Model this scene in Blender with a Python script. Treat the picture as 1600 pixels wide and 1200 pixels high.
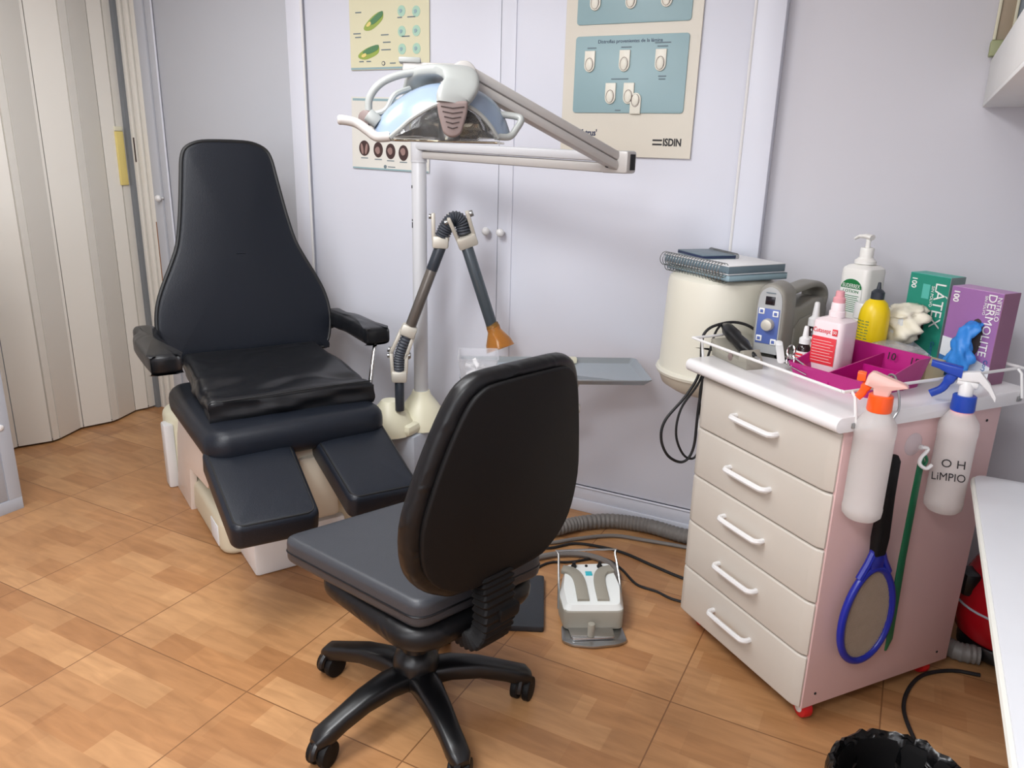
import bpy, bmesh, math, random
from math import sin, cos, pi, radians as R
from mathutils import Matrix, Vector
random.seed(7)
for o in list(bpy.data.objects): bpy.data.objects.remove(o)
S = 0.85                       # metres per design unit
sc = bpy.context.scene
C = sc.collection

# ------------------------------------------------------------------ camera
PITCH, ROLL, YAW = R(16.857), R(-1.503), R(26.993)
fw = Vector((-sin(YAW)*cos(PITCH), cos(YAW)*cos(PITCH), -sin(PITCH)))
rt = Vector((cos(YAW), sin(YAW), 0)); up = rt.cross(fw)
r2 = cos(ROLL)*rt - sin(ROLL)*up; u2 = sin(ROLL)*rt + cos(ROLL)*up
cd = bpy.data.cameras.new('camera'); cam = bpy.data.objects.new('camera', cd); C.objects.link(cam)
cd.sensor_width = 36; cd.lens = 27.0; cd.clip_start = .02
cam.matrix_world = Matrix.Translation(Vector((0, 0, 1.55))*S) @ Matrix((r2, u2, -fw)).transposed().to_4x4()
sc.camera = cam
# ------------------------------------------------------------------ world, lamps, added fill lights, exposure
w = bpy.data.worlds.new('world'); sc.world = w; w.use_nodes = True
w.node_tree.nodes['Background'].inputs[0].default_value = (.8, .85, 1, 1)
w.node_tree.nodes['Background'].inputs[1].default_value = .25
sc.view_settings.view_transform = 'Standard'; sc.view_settings.look = 'None'
sc.view_settings.exposure = 0.07; sc.view_settings.gamma = 1
def area(name, loc, size, sizey, power, col, rot=(0, 0, 0)):
    l = bpy.data.lights.new(name, 'AREA'); l.shape = 'RECTANGLE'; l.size = size*S; l.size_y = sizey*S
    l.energy = power; l.color = col
    o = bpy.data.objects.new(name, l); o.location = Vector(loc)*S; o.rotation_euler = rot; C.objects.link(o); return o
area('ceiling_lamp_and_fill', (-1.5, .75, 2.63), .7, 1.4, 35, (.95, .975, 1))
area('ceiling_lamp_and_fill', (-2.7, 1.7, 2.63), .7, .7, 7, (.95, .975, 1))  # added unseen fill, placed to even the shading on the folding door
area('front_fill_light', (-1.1, -1.6, 1.7), 2.4, 1.6, 24, (.90, .95, 1), (R(80), 0, 0))  # added fill behind the camera; no doorway there
area('ceiling_lamp_and_fill', (-.35, -.7, 2.63), .7, .7, 25, (.95, .975, 1))  # added overhead fill, lifts the floor at the right front

# ------------------------------------------------------------------ materials
def srgb(c):
    return tuple((x/255/12.92 if x/255 <= .04045 else ((x/255+.055)/1.055)**2.4) for x in c)
def mat(name, rgb, rough=.5, metal=0, var=.04, scale=8, bump=0, bscale=200, **kw):
    m = bpy.data.materials.new(name); m.use_nodes = True
    nt = m.node_tree; b = nt.nodes['Principled BSDF']
    c = srgb(rgb)
    tc = nt.nodes.new('ShaderNodeTexCoord'); n = nt.nodes.new('ShaderNodeTexNoise'); n.inputs['Scale'].default_value = scale
    n.inputs['Detail'].default_value = 4
    nt.links.new(tc.outputs['Object'], n.inputs['Vector'])
    mx = nt.nodes.new('ShaderNodeMix'); mx.data_type = 'RGBA'
    mx.inputs[6].default_value = (*[x*(1-var) for x in c], 1); mx.inputs[7].default_value = (*[min(1, x*(1+var)) for x in c], 1)
    nt.links.new(n.outputs['Fac'], mx.inputs[0]); nt.links.new(mx.outputs[2], b.inputs['Base Color'])
    b.inputs['Roughness'].default_value = rough; b.inputs['Metallic'].default_value = metal
    for k, v in kw.items(): b.inputs[k.replace('_', ' ')].default_value = v
    if bump:
        n2 = nt.nodes.new('ShaderNodeTexNoise'); n2.inputs['Scale'].default_value = bscale; n2.inputs['Detail'].default_value = 3
        bp = nt.nodes.new('ShaderNodeBump'); bp.inputs['Strength'].default_value = bump; bp.inputs['Distance'].default_value = .002
        nt.links.new(tc.outputs['Object'], n2.inputs['Vector']); nt.links.new(n2.outputs['Fac'], bp.inputs['Height'])
        nt.links.new(bp.outputs['Normal'], b.inputs['Normal'])
    return m
def clear(name, rgb, rough=.1, trans=1, ior=1.3, alpha=1):
    m = mat(name, rgb, rough, 0, .02); b = m.node_tree.nodes['Principled BSDF']
    b.inputs['Transmission Weight'].default_value = trans; b.inputs['IOR'].default_value = ior; b.inputs['Alpha'].default_value = alpha
    return m
M = dict(
 wall=mat('painted_wall', (207, 206, 212), .75, bump=.05, bscale=60, var=.015, scale=2),
 wardrobe=mat('white_laminate', (215, 217, 227), .42, var=.012, scale=2),
 ceil=mat('ceiling_paint', (240, 240, 240), .9),
 fold=mat('cream_vinyl', (226, 222, 213), .45, var=.02, scale=3),
 cream=mat('cream_plastic', (226, 222, 196), .4),
 yellowp=mat('yellow_plastic', (228, 208, 128), .4),
 greyst=mat('grey_strip', (120, 124, 128), .45),
 locker=mat('locker_grey', (176, 182, 192), .45, bump=.05),
 lockerd=mat('locker_door_grey', (166, 170, 178), .5),
 gap=mat('dark_gap', (30, 30, 32), .8),
 lea=mat('black_leatherette', (24, 28, 36), .38, var=.12, scale=3, bump=.25, bscale=350),
 lea2=mat('wrinkled_black_vinyl', (22, 23, 26), .33, var=.1, bump=.15, bscale=300),
 pipe=mat('black_piping', (16, 17, 19), .5),
 seatv=mat('dark_grey_vinyl', (56, 58, 63), .4, var=.1, scale=4, bump=.15, bscale=300),
 wrap=mat('black_wrap', (14, 14, 16), .38, var=.15, scale=10, bump=.5, bscale=25),
 blackp=mat('black_plastic', (11, 11, 13), .32, var=.1),
 blackm=mat('matt_black_plastic', (11, 10, 11), .6, bump=.2, bscale=500),
 rubber=mat('black_rubber', (22, 22, 24), .6),
 chrome=mat('chrome', (205, 205, 205), .15, 1),
 steel=mat('brushed_steel', (170, 172, 172), .3, 1, var=.08, scale=30),
 alu=mat('cast_aluminium', (205, 200, 188), .45, .35),
 beige=mat('beige_housing', (208, 200, 176), .45, var=.03),
 whitep=mat('white_plastic', (226, 225, 224), .35),
 pinkw=mat('off_white_panel', (228, 216, 206), .4),
 pole=mat('white_enamel', (202, 203, 206), .3),
 arm=mat('warm_white_enamel', (184, 180, 176), .35),
 band=mat('lamp_white', (160, 163, 160), .35),
 shell=mat('pearl_blue_shell', (146, 163, 184), .2, .1),
 taupe=mat('taupe_plastic', (128, 112, 108), .5),
 slot=mat('dark_slot', (66, 54, 52), .7),
 mirror=mat('lamp_reflector', (150, 142, 122), .12, 1, var=.5, scale=14),
 visor=clear('clear_visor', (225, 225, 225), .03, .9, 1.2, .45),
 amber=clear('amber_plastic', (226, 168, 92), .12, .75, 1.25, .9),
 tubeg=mat('slate_tube', (74, 82, 88), .25, .2),
 tubeb=mat('bronze_grey_tube', (104, 98, 92), .3, .35),
 tubed=mat('dark_tube', (48, 54, 62), .35),
 bell=mat('bellows_grey', (62, 66, 74), .5),
 tank=mat('ivory_tank', (222, 219, 204), .35, var=.02),
 tankd=mat('beige_bracket', (200, 192, 176), .5),
 cart=mat('cart_white_laminate', (197, 190, 180), .35, var=.012),
 side=mat('cart_side_shade_tint', (214, 180, 178), .5, var=.02),  # pink cast of the shaded side put into the panel colour
 top=mat('cart_top', (232, 230, 230), .25, var=.015),
 redw=mat('red_wheel', (200, 24, 32), .35),
 ctrl=mat('control_unit_grey', (140, 137, 128), .45),
 ctrlf=mat('control_panel_face', (166, 168, 168), .4),
 blue=mat('panel_blue', (84, 104, 168), .4),
 label=mat('white_label', (236, 236, 232), .45),
 red=mat('red_print', (222, 56, 66), .45),
 green=mat('green_print', (24, 120, 62), .45),
 ink=mat('black_ink', (24, 24, 28), .6),
 navy=mat('navy_print', (30, 44, 78), .5),
 greyink=mat('grey_print', (104, 120, 128), .6),
 bottle=mat('white_bottle', (236, 234, 228), .35),
 pinkb=mat('pinkish_bottle', (238, 222, 224), .3),
 pinkc=mat('pink_clear_cap', (226, 160, 166), .25),
 brownb=mat('dark_glass', (34, 16, 18), .12),
 yel=mat('yellow_bottle', (236, 204, 10), .35),
 mag=mat('magenta_plastic', (178, 22, 120), .35, var=.03),
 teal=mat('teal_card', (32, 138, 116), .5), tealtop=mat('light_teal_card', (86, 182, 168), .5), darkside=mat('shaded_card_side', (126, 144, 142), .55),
 pur=mat('purple_card', (152, 104, 160), .5), purd=mat('shaded_purple_card', (140, 96, 122), .5), purtop=mat('lit_purple_card', (196, 152, 200), .5),
 lightcard=mat('white_card', (222, 226, 230), .5), bluecard=mat('blue_card', (54, 110, 168), .5),
 bluegl=mat('blue_nitrile', (48, 132, 214), .45, bump=.4, bscale=60), latex=mat('latex_cream', (232, 226, 206), .5, bump=.4, bscale=60),
 kraft=mat('beige_box', (196, 180, 140), .6),
 orange=mat('orange_plastic', (250, 92, 30), .3), peach=clear('peach_clear', (252, 206, 196), .3, .25),
 bluep=mat('blue_plastic', (22, 66, 168), .3), dkblue=mat('racket_blue', (26, 38, 150), .3),
 mesh=mat('racket_mesh', (186, 168, 150), .5, .2, var=.1, scale=60),
 spray=clear('translucent_bottle', (246, 243, 240), .4, .5, 1.1, .72),
 liquid=clear('clear_liquid', (232, 230, 228), .15, .6, 1.1, .3),
 greenp=mat('green_plastic', (16, 96, 62), .35),
 poster1=mat('yellow_poster', (218, 214, 182), .5, var=.04, scale=5), poster2=mat('grey_poster', (222, 220, 212), .5),
 poster3=mat('beige_chart', (214, 208, 194), .45), tealp=mat('blue_grey_panel', (144, 172, 177), .45, var=.03),
 nail=mat('ivory_nail', (226, 222, 208), .4), olive=mat('olive_print', (150, 170, 80), .5), mint=mat('mint_print', (170, 206, 186), .5), greend=mat('deep_green_print', (84, 130, 90), .5),
 flesh=mat('dark_flesh_print', (66, 46, 44), .5), fleshl=mat('light_flesh_print', (150, 122, 116), .5),
 paper=mat('paper', (236, 236, 236), .6), notec=mat('slate_notebook', (104, 122, 132), .4), notel=mat('light_blue_notebook', (150, 176, 186), .35),
 clearbox=clear('clear_box_plastic', (240, 240, 244), .12, .6, 1.15, .45),
 tray=mat('grey_metal_tray', (168, 176, 180), .25, .55), 
 fcw=mat('foot_control_white', (226, 230, 228), .35), fcg=mat('foot_control_grey', (150, 146, 134), .5), led=mat('blue_display', (60, 190, 205), .3),
 hose=mat('grey_hose', (120, 116, 112), .5), pedal=mat('charcoal_rubber', (46, 50, 56), .5, bump=.3),
 desk=mat('white_desk', (214, 216, 220), .35), deske=mat('desk_edging', (222, 222, 214), .4),
 bag=mat('black_bin_bag', (14, 14, 15), .25, bump=.8, bscale=30), vacr=mat('vacuum_red', (170, 16, 28), .25), 
 cab=mat('cabinet_white', (224, 224, 222), .5), olivem=mat('olive_trim', (158, 164, 122), .5), tan=mat('tan_panel', (168, 152, 130), .6), wood=mat('brown_wood', (140, 92, 52), .6),
 greydoor=mat('blue_grey_panel_dark', (128, 136, 142), .5),
)
M['screen'] = mat('dark_screen', (22, 18, 26), .2)
e = mat('lamp_diffuser', (255, 255, 255), .5); b = e.node_tree.nodes['Principled BSDF']
b.inputs['Emission Color'].default_value = (1, .98, .96, 1); b.inputs['Emission Strength'].default_value = 3; M['emit'] = e
for q, v_ in (('lea', .3), ('lea2', .4), ('blackm', .25), ('wrap', .35), ('seatv', .4), ('bag', .4)): M[q].node_tree.nodes['Principled BSDF'].inputs['Specular IOR Level'].default_value = v_
M['closet'] = mat('closet_laminate', (184, 186, 192), .5, var=.01, scale=2)
# wrinkles for the vinyl cushion
def wrinkle(m, scale, strength, dist):
    nt = m.node_tree; b = nt.nodes['Principled BSDF']
    tc = nt.nodes.new('ShaderNodeTexCoord'); n = nt.nodes.new('ShaderNodeTexNoise'); n.noise_type = 'RIDGED_MULTIFRACTAL'; n.inputs['Scale'].default_value = scale; n.inputs['Detail'].default_value = 1; n.inputs['Distortion'].default_value = .8
    bp = nt.nodes.new('ShaderNodeBump'); bp.inputs['Strength'].default_value = strength; bp.inputs['Distance'].default_value = dist
    nt.links.new(tc.outputs['Object'], n.inputs['Vector']); nt.links.new(n.outputs['Fac'], bp.inputs['Height']); nt.links.new(bp.outputs['Normal'], b.inputs['Normal'])
wrinkle(M['mirror'], 20, .6, .03); wrinkle(M['lea2'], 7, .35, .018); wrinkle(M['bag'], 26, .9, .02); wrinkle(M['wrap'], 22, .5, .008)
# floor: parquet blocks in large tiles
def floor_mat():
    m = bpy.data.materials.new('wood_block_tiles'); m.use_nodes = True; nt = m.node_tree; b = nt.nodes['Principled BSDF']
    N = nt.nodes.new; L = nt.links.new
    tc = N('ShaderNodeTexCoord'); mp = N('ShaderNodeMapping'); L(tc.outputs['Object'], mp.inputs['Vector'])
    mp.inputs['Location'].default_value = (.985*S, -1.352*S, 0)
    def brick(wd, ht, off, c1, c2, ox=0, mort=0.0, freq=2):
        m2 = N('ShaderNodeMapping'); m2.inputs['Location'].default_value = (ox, ox*.37, 0); L(mp.outputs[0], m2.inputs[0])
        k = N('ShaderNodeTexBrick'); k.offset = off; k.offset_frequency = freq; k.squash = 1
        k.inputs['Scale'].default_value = 1; k.inputs['Brick Width'].default_value = wd; k.inputs['Row Height'].default_value = ht
        k.inputs['Mortar Size'].default_value = mort; k.inputs['Mortar Smooth'].default_value = .1; k.inputs['Bias'].default_value = 0
        k.inputs['Color1'].default_value = (*c1, 1); k.inputs['Color2'].default_value = (*c2, 1); k.inputs['Mortar'].default_value = (*c1, 1)
        L(m2.outputs[0], k.inputs['Vector']); return k
    ps = .558*S; pt = .575*S
    k1 = brick(ps/2.5, pt/6, .37, srgb((188, 143, 99)), srgb((168, 120, 78)))
    k2 = brick(ps/1.75, pt/6, .61, (1.07, 1.07, 1.06), (.93, .91, .89), 0.0, 0, 3)
    mul = N('ShaderNodeMix'); mul.data_type = 'RGBA'; mul.blend_type = 'MULTIPLY'; mul.inputs[0].default_value = 1
    L(k1.outputs[0], mul.inputs[6]); L(k2.outputs[0], mul.inputs[7])
    gm = N('ShaderNodeMapping'); gm.inputs['Scale'].default_value = (4, 22, 1); L(mp.outputs[0], gm.inputs[0])
    gn = N('ShaderNodeTexNoise'); gn.inputs['Scale'].default_value = 1.6; gn.inputs['Detail'].default_value = 5; gn.inputs['Distortion'].default_value = .6; L(gm.outputs[0], gn.inputs[0])
    cr = N('ShaderNodeValToRGB'); cr.color_ramp.elements[0].position = .3; cr.color_ramp.elements[0].color = (.80, .77, .74, 1); cr.color_ramp.elements[1].position = .75; cr.color_ramp.elements[1].color = (1.1, 1.1, 1.1, 1)
    L(gn.outputs[0], cr.inputs[0])
    mul2 = N('ShaderNodeMix'); mul2.data_type = 'RGBA'; mul2.blend_type = 'MULTIPLY'; mul2.inputs[0].default_value = 1
    L(mul.outputs[2], mul2.inputs[6]); L(cr.outputs[0], mul2.inputs[7])
    big = N('ShaderNodeTexNoise'); big.inputs['Scale'].default_value = 1.3; L(mp.outputs[0], big.inputs[0])
    t = brick(ps, pt, 0, (1, 1, 1), (1, 1, 1), 0, .0018)
    t.inputs['Mortar'].default_value = (0, 0, 0, 1)
    mx = N('ShaderNodeMix'); mx.data_type = 'RGBA'; L(t.outputs['Fac'], mx.inputs[0]); L(mul2.outputs[2], mx.inputs[6]); mx.inputs[7].default_value = (*srgb((128, 88, 56)), 1)
    L(mx.outputs[2], b.inputs['Base Color']); b.inputs['Roughness'].default_value = .36
    return m
M['floor'] = floor_mat()

# ------------------------------------------------------------------ mesh helpers
def TR(x=0, y=0, z=0, rx=0, ry=0, rz=0):
    return Matrix.Translation((x, y, z)) @ Matrix.Rotation(R(rz), 4, 'Z') @ Matrix.Rotation(R(ry), 4, 'Y') @ Matrix.Rotation(R(rx), 4, 'X')
def V(*a): return Vector(a)
def cr(P, n=6, closed=False):
    P = [Vector(p) for p in P]; out = []; k = len(P)
    rng = range(k if closed else k-1)
    for i in rng:
        p1, p2 = P[i], P[(i+1) % k]
        p0 = P[i-1] if (i > 0 or closed) else 2*p1-p2
        p3 = P[(i+2) % k] if (i+2 < k or closed) else 2*p2-p1
        for j in range(n):
            t = j/n
            out.append(.5*((2*p1)+(p2-p0)*t+(2*p0-5*p1+4*p2-p3)*t*t+(3*p1-p0-3*p2+p3)*t**3))
    if not closed: out.append(P[-1])
    return out
def rrect(x0, x1, y0, y1, r, n=5):
    out = []
    for cx, cy, a in ((x1-r, y1-r, 0), (x0+r, y1-r, 90), (x0+r, y0+r, 180), (x1-r, y0+r, 270)):
        for i in range(n+1):
            t = R(a+90*i/n); out.append((cx+r*cos(t), cy+r*sin(t)))
    return out
def roundpoly(p, r, n=4):
    out = []; k = len(p)
    for i in range(k):
        a, b_, c = V(*p[i-1], 0), V(*p[i], 0), V(*p[(i+1) % k], 0)
        d1 = (a-b_); d2 = (c-b_); l = min(r, d1.length*.45, d2.length*.45); q0 = b_+d1.normalized()*l; q2 = b_+d2.normalized()*l
        for j in range(n+1):
            t = j/n; q = q0*(1-t)**2+b_*2*t*(1-t)+q2*t*t; out.append((q.x, q.y))
    return out
class MB:
    def __init__(s): s.bm = bmesh.new(); s.mi = 0
    def _add(s, tb, Mx=None):
        if Mx is not None: bmesh.ops.transform(tb, matrix=Mx, verts=tb.verts)
        for f in tb.faces: f.material_index = s.mi; f.smooth = True
        me = bpy.data.meshes.new('t'); tb.to_mesh(me); tb.free(); s.bm.from_mesh(me); bpy.data.meshes.remove(me); return s
    def m(s, i): s.mi = i; return s
    def box(s, x0, x1, y0, y1, z0, z1, bev=.002, seg=2, T=None):
        tb = bmesh.new(); bmesh.ops.create_cube(tb, size=1)
        bmesh.ops.transform(tb, matrix=Matrix.Translation(((x0+x1)/2, (y0+y1)/2, (z0+z1)/2)) @ Matrix.Diagonal((abs(x1-x0), abs(y1-y0), abs(z1-z0), 1)), verts=tb.verts)
        if bev: bmesh.ops.bevel(tb, geom=tb.edges[:], offset=bev, segments=seg, affect='EDGES', profile=.5)
        return s._add(tb, T)
    def rings(s, rings, cap=True, T=None, closed=False):
        tb = bmesh.new(); vs = [[tb.verts.new(p) for p in r] for r in rings]; n = len(rings[0])
        k = len(vs)
        for i in range(k if closed else k-1):
            a, b = vs[i], vs[(i+1) % k]
            for j in range(n):
                try: tb.faces.new((a[j], a[(j+1) % n], b[(j+1) % n], b[j]))
                except ValueError: pass
        if cap and not closed:
            tb.faces.new(vs[0][::-1]); tb.faces.new(vs[-1])
        bmesh.ops.recalc_face_normals(tb, faces=tb.faces)
        return s._add(tb, T)
    def prism(s, pts, z0, z1, bev=0, seg=2, T=None):
        tb = bmesh.new(); a = [tb.verts.new((p[0], p[1], z0)) for p in pts]; b = [tb.verts.new((p[0], p[1], z1)) for p in pts]; n = len(pts)
        f1 = tb.faces.new(a[::-1]); f2 = tb.faces.new(b)
        for j in range(n): tb.faces.new((a[j], a[(j+1) % n], b[(j+1) % n], b[j]))
        bmesh.ops.recalc_face_normals(tb, faces=tb.faces)
        if bev:
            es = [e for e in tb.edges if abs(e.verts[0].co.z-e.verts[1].co.z) < 1e-6]
            bmesh.ops.bevel(tb, geom=es, offset=bev, segments=seg, affect='EDGES', profile=.5)
        return s._add(tb, T)
    def lathe(s, prof, n=28, T=None, sx=1, sy=1, cap=True, sq=0):
        rr = []
        for r, z in prof:
            ring = []
            for i in range(n):
                a = 2*pi*(i+.5)/n; c, d = cos(a), sin(a)
                if sq:
                    q = (abs(c)**sq+abs(d)**sq)**(-1/sq); c *= q; d *= q
                ring.append((r*c*sx, r*d*sy, z))
            rr.append(ring)
        return s.rings(rr, cap, T)
    def tube(s, path, r, n=10, cap=True, T=None, closed=False, flat=1):
        path = [Vector(p) for p in path]; k = len(path); rings = []; prev = None
        for i, p in enumerate(path):
            if closed: d = path[(i+1) % k]-path[i-1]
            else: d = path[min(i+1, k-1)]-path[max(i-1, 0)]
            if d.length < 1e-9: d = Vector((0, 0, 1))
            d.normalize()
            if prev is None:
                a = Vector((0, 0, 1)) if abs(d.z) < .9 else Vector((1, 0, 0)); x = d.cross(a).normalized()
            else:
                x = prev-d*prev.dot(d)
                x = x.normalized() if x.length > 1e-6 else d.orthogonal().normalized()
            prev = x; y = d.cross(x)
            rad = r[i] if isinstance(r, (list, tuple)) else r
            rings.append([p+x*rad*cos(2*pi*j/n)+y*rad*flat*sin(2*pi*j/n) for j in range(n)])
        return s.rings(rings, cap and not closed, T, closed)
    def beam(s, a, b, wd, ht, bev=.004, T=None, side=None):   # rectangular bar from a to b
        a, b = Vector(a), Vector(b); d = b-a; L = d.length; d.normalize()
        x = (side if side is not None else d.cross(Vector((0, 0, 1))));
        if x.length < 1e-5: x = Vector((1, 0, 0))
        x = (x-d*x.dot(d)).normalized(); z = x.cross(d)
        Mx = Matrix(((x.x, d.x, z.x, a.x), (x.y, d.y, z.y, a.y), (x.z, d.z, z.z, a.z), (0, 0, 0, 1)))
        if T is not None: Mx = T @ Mx
        return s.box(-wd/2, wd/2, 0, L, -ht/2, ht/2, bev, 2, Mx)
    def cyl(s, a, b, r, n=20, r2_=None, T=None):
        a, b = Vector(a), Vector(b); r2_ = r if r2_ is None else r2_
        d = (b-a); e = min(r*.15, d.length*.2); dn = d.normalized()
        return s.tube([a, a+dn*e*.3, a+dn*e, b-dn*e, b-dn*e*.3, b], [r-e, r-e*.3, r, r2_, r2_-e*.3, r2_-e], n, True, T)
    def cushion(s, pts, z0, z1, r, dome=.01, T=None, seg=4, dome_b=0):
        n = len(pts); P = [Vector((p[0], p[1])) for p in pts]; c = sum(P, Vector((0, 0)))/n
        nor = []
        for i in range(n):
            t = P[(i+1) % n]-P[i-1]; nn = Vector((t.y, -t.x)).normalized()
            nor.append(nn)
        ar = sum(P[i].x*P[(i+1) % n].y-P[(i+1) % n].x*P[i].y for i in range(n))
        if ar < 0: nor = [-q for q in nor]
        def ring(ins, z): return [(P[i].x-nor[i].x*ins, P[i].y-nor[i].y*ins, z) for i in range(n)]
        def rs(k, z, ins): 
            q = ring(ins, 0); return [(c.x+(a[0]-c.x)*k, c.y+(a[1]-c.y)*k, z) for a in q]
        rg = []
        if dome_b:
            for k in (.05, .4, .75): rg.append(rs(k, z0-dome_b*(1-k*k), r))
        for i in range(seg+1):
            a = pi/2*i/seg; rg.append(ring(r*(1-sin(a)), z0+r*(1-cos(a))))
        for i in range(seg+1):
            a = pi/2*i/seg; rg.append(ring(r*(1-cos(a)), z1-r*(1-sin(a))))
        for k in (.9, .75, .55, .3, .06): rg.append(rs(k, z1+dome*(1-k**2.5), r))
        return s.rings(rg, True, T)
    def build(s, name, mats, parent=None, ang=38, loc=None):
        if not isinstance(mats, (list, tuple)): mats = [mats]
        bmesh.ops.scale(s.bm, vec=(S, S, S), verts=s.bm.verts)
        me = bpy.data.meshes.new(name); s.bm.to_mesh(me); s.bm.free()
        for q in mats: me.materials.append(M[q])
        me.set_sharp_from_angle(angle=R(ang))
        o = bpy.data.objects.new(name, me); C.objects.link(o)
        if parent: o.parent = parent
        return o
def tag(o, label=None, cat=None, group=None, kind=None):
    if label: o['label'] = label
    if cat: o['category'] = cat
    if group: o['group'] = group
    if kind: o['kind'] = kind
    return o
def thing(name, label, cat, loc=(0, 0, 0), rz=0, group=None, T=None):
    o = bpy.data.objects.new(name, None); C.objects.link(o); o.empty_display_size = .05
    if T is not None:
        Q = T.copy(); Q.translation = T.translation*S; o.matrix_world = Q
    else: o.location = Vector(loc)*S; o.rotation_euler = (0, 0, R(rz))
    return tag(o, label, cat, group)
def struct(o): o['kind'] = 'structure'; return o
def put(o, loc, rz=0): o.location = Vector(loc)*S; o.rotation_euler = (0, 0, R(rz)); return o
def text(body, size, mat_, parent, Tm, name='lettering', extr=.0006, bold=0, align='CENTER', sx=1):
    cu = bpy.data.curves.new('t', 'FONT'); cu.body = body; cu.size = size*S; cu.extrude = extr*S; cu.align_x = align; cu.align_y = 'CENTER'; cu.offset = bold*S if body in ('ISDIN', "Telfatrus'", '100') else 0; cu.resolution_u = 3
    to = bpy.data.objects.new('t', cu); C.objects.link(to)
    dg = bpy.context.evaluated_depsgraph_get(); me = bpy.data.meshes.new_from_object(to.evaluated_get(dg))
    bpy.data.objects.remove(to); me.name = name
    Q = Tm.copy(); Q.translation = Tm.translation*S
    me.transform(Q @ Matrix.Diagonal((sx, 1, 1, 1))); me.materials.clear(); me.materials.append(M[mat_])
    o = bpy.data.objects.new(name, me); C.objects.link(o); o.parent = parent; return o
# orientation: text in the local XZ plane facing -Y
def FACE(x, y, z, roll=0): return Matrix.Translation((x, y, z)) @ Matrix.Rotation(pi/2, 4, 'X') @ Matrix.Rotation(R(roll), 4, 'Z')

# ================================================================== THE ROOM
YB, XL, XR, YF, ZC = 3.01, -3.98, .9, -1.7, 2.66
struct(MB().box(XL-.1, XR+.1, YF-.1, YB+.1, -.08, 0, 0).build('floor', 'floor'))
struct(MB().box(XL-.1, XR+.1, YF-.1, YB+.1, ZC, ZC+.08, 0).build('ceiling', 'ceil'))
struct(MB().box(XL, XR, YB, YB+.1, 0, ZC, 0).build('wall_back', 'wall'))
struct(MB().box(XR, XR+.1, YF, YB+.1, 0, ZC, 0).build('wall_right', 'wall'))
struct(MB().box(XL-.1, XR+.1, YF-.1, YF, 0, ZC, 0).build('wall_front', 'wall'))
wl = MB().box(XL-.12, XL-.06, YF, YB, 0, ZC, 0).box(XL-.06, XL+.03, YF, .95, 0, ZC, 0).box(XL-.06, XL+.03, .95, YB, 2.42, ZC, 0)
struct(wl.build('wall_left', 'wall'))
# folding door
fd = struct(thing('door_1', None, None))
pts = [(1.0, -3.915), (1.16, -3.97), (1.32, -3.91), (1.36, -3.915), (1.54, -3.975), (1.72, -3.912), (1.76, -3.915), (1.94, -3.978), (2.15, -3.985), (2.291, -3.9), (2.33, -3.905), (2.489, -3.972), (2.504, -3.968), (2.648, -3.912), (2.695, -3.92), (2.84, -3.978), (2.918, -3.955), (2.99, -3.96)]
pts = [(y_, -3.945+(x_+3.945)*.85) for y_, x_ in pts]
for i in range(len(pts)-1):
    (y0, x0), (y1, x1) = pts[i], pts[i+1]; g = .0035
    d = V(x1-x0, y1-y0, 0); L = d.length; d /= L
    a = V(x0, y0, 0)+d*(g if L > .06 else .001); b2 = V(x1, y1, 0)-d*(g if L > .06 else .001)
    n = V(d.y, -d.x, 0)*.006
    MB().prism([a-n, b2-n, b2+n, a+n], .012, 2.4, .0015).build('panel', 'fold', fd)
MB().tube([(x, y, .02) for y, x in pts], .003, 6).tube([(x-.004, y, 2.38) for y, x in pts], .003, 6).build('hinge_backing', 'gap', fd)
MB().prism([(x-.010, y) for y, x in pts]+[(x-.014, y) for y, x in reversed(pts)], .012, 2.4).build('backing_sheet', 'lockerd', fd)
hy = 2.925
MB().box(-3.953, -3.935, hy-.02, hy+.025, 1.315, 1.60, .004).build('handle', 'yellowp', fd)
MB().box(-3.953, -3.938, hy-.02, hy+.025, 1.602, 1.625, .002).build('handle_cap', 'cream', fd)
# jambs in the corner
struct(MB().box(-3.975, -3.925, 2.965, YB, 0, 2.42, .002).build('trim_1', 'greyst'))
t = MB().box(-3.925, -3.895, 2.985, YB, 0, 2.42, .003).box(-3.885, -3.845, 2.99, YB, 0, 2.42, .005).box(-3.838, -3.80, 2.996, YB, 0, 2.42, .004)
struct(t.build('trim_2', 'fold'))
struct(MB().box(-3.905, -3.897, 2.982, 2.99, 1.44, 1.57, .0005).build('trim_3', 'slot'))
struct(MB().box(-3.795, -3.772, 2.985, YB, .5, 1.12, .001).build('trim_4', 'wood'))
# small closet to the left
cl = struct(thing('door_2', None, None))
MB().box(-3.765, -3.70, 2.965, YB, 0, 2.6, .006).build('frame_post', 'closet', cl)
MB().box(-3.697, -3.645, 2.975, YB, .1, 2.6, .004).build('stile', 'closet', cl)
MB().tube([(-3.643, 2.975, .1), (-3.643, 2.975, 2.6)], .005, 8).build('bead', 'wardrobe', cl)
MB().box(-3.64, -2.73, 2.982, YB, .1, 2.6, .002).build('leaf', 'closet', cl)
def knob(parent, x, z, y=2.98, name='knob'):
    MB().lathe([(.007, 0), (.007, .014), (.012, .018), (.0175, .026), (.018, .032), (.014, .040), (.006, .044)], 20, T=TR(x, y, z, 90)).build(name, 'whitep', parent)
knob(cl, -3.70, 1.255, 2.972)
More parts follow.
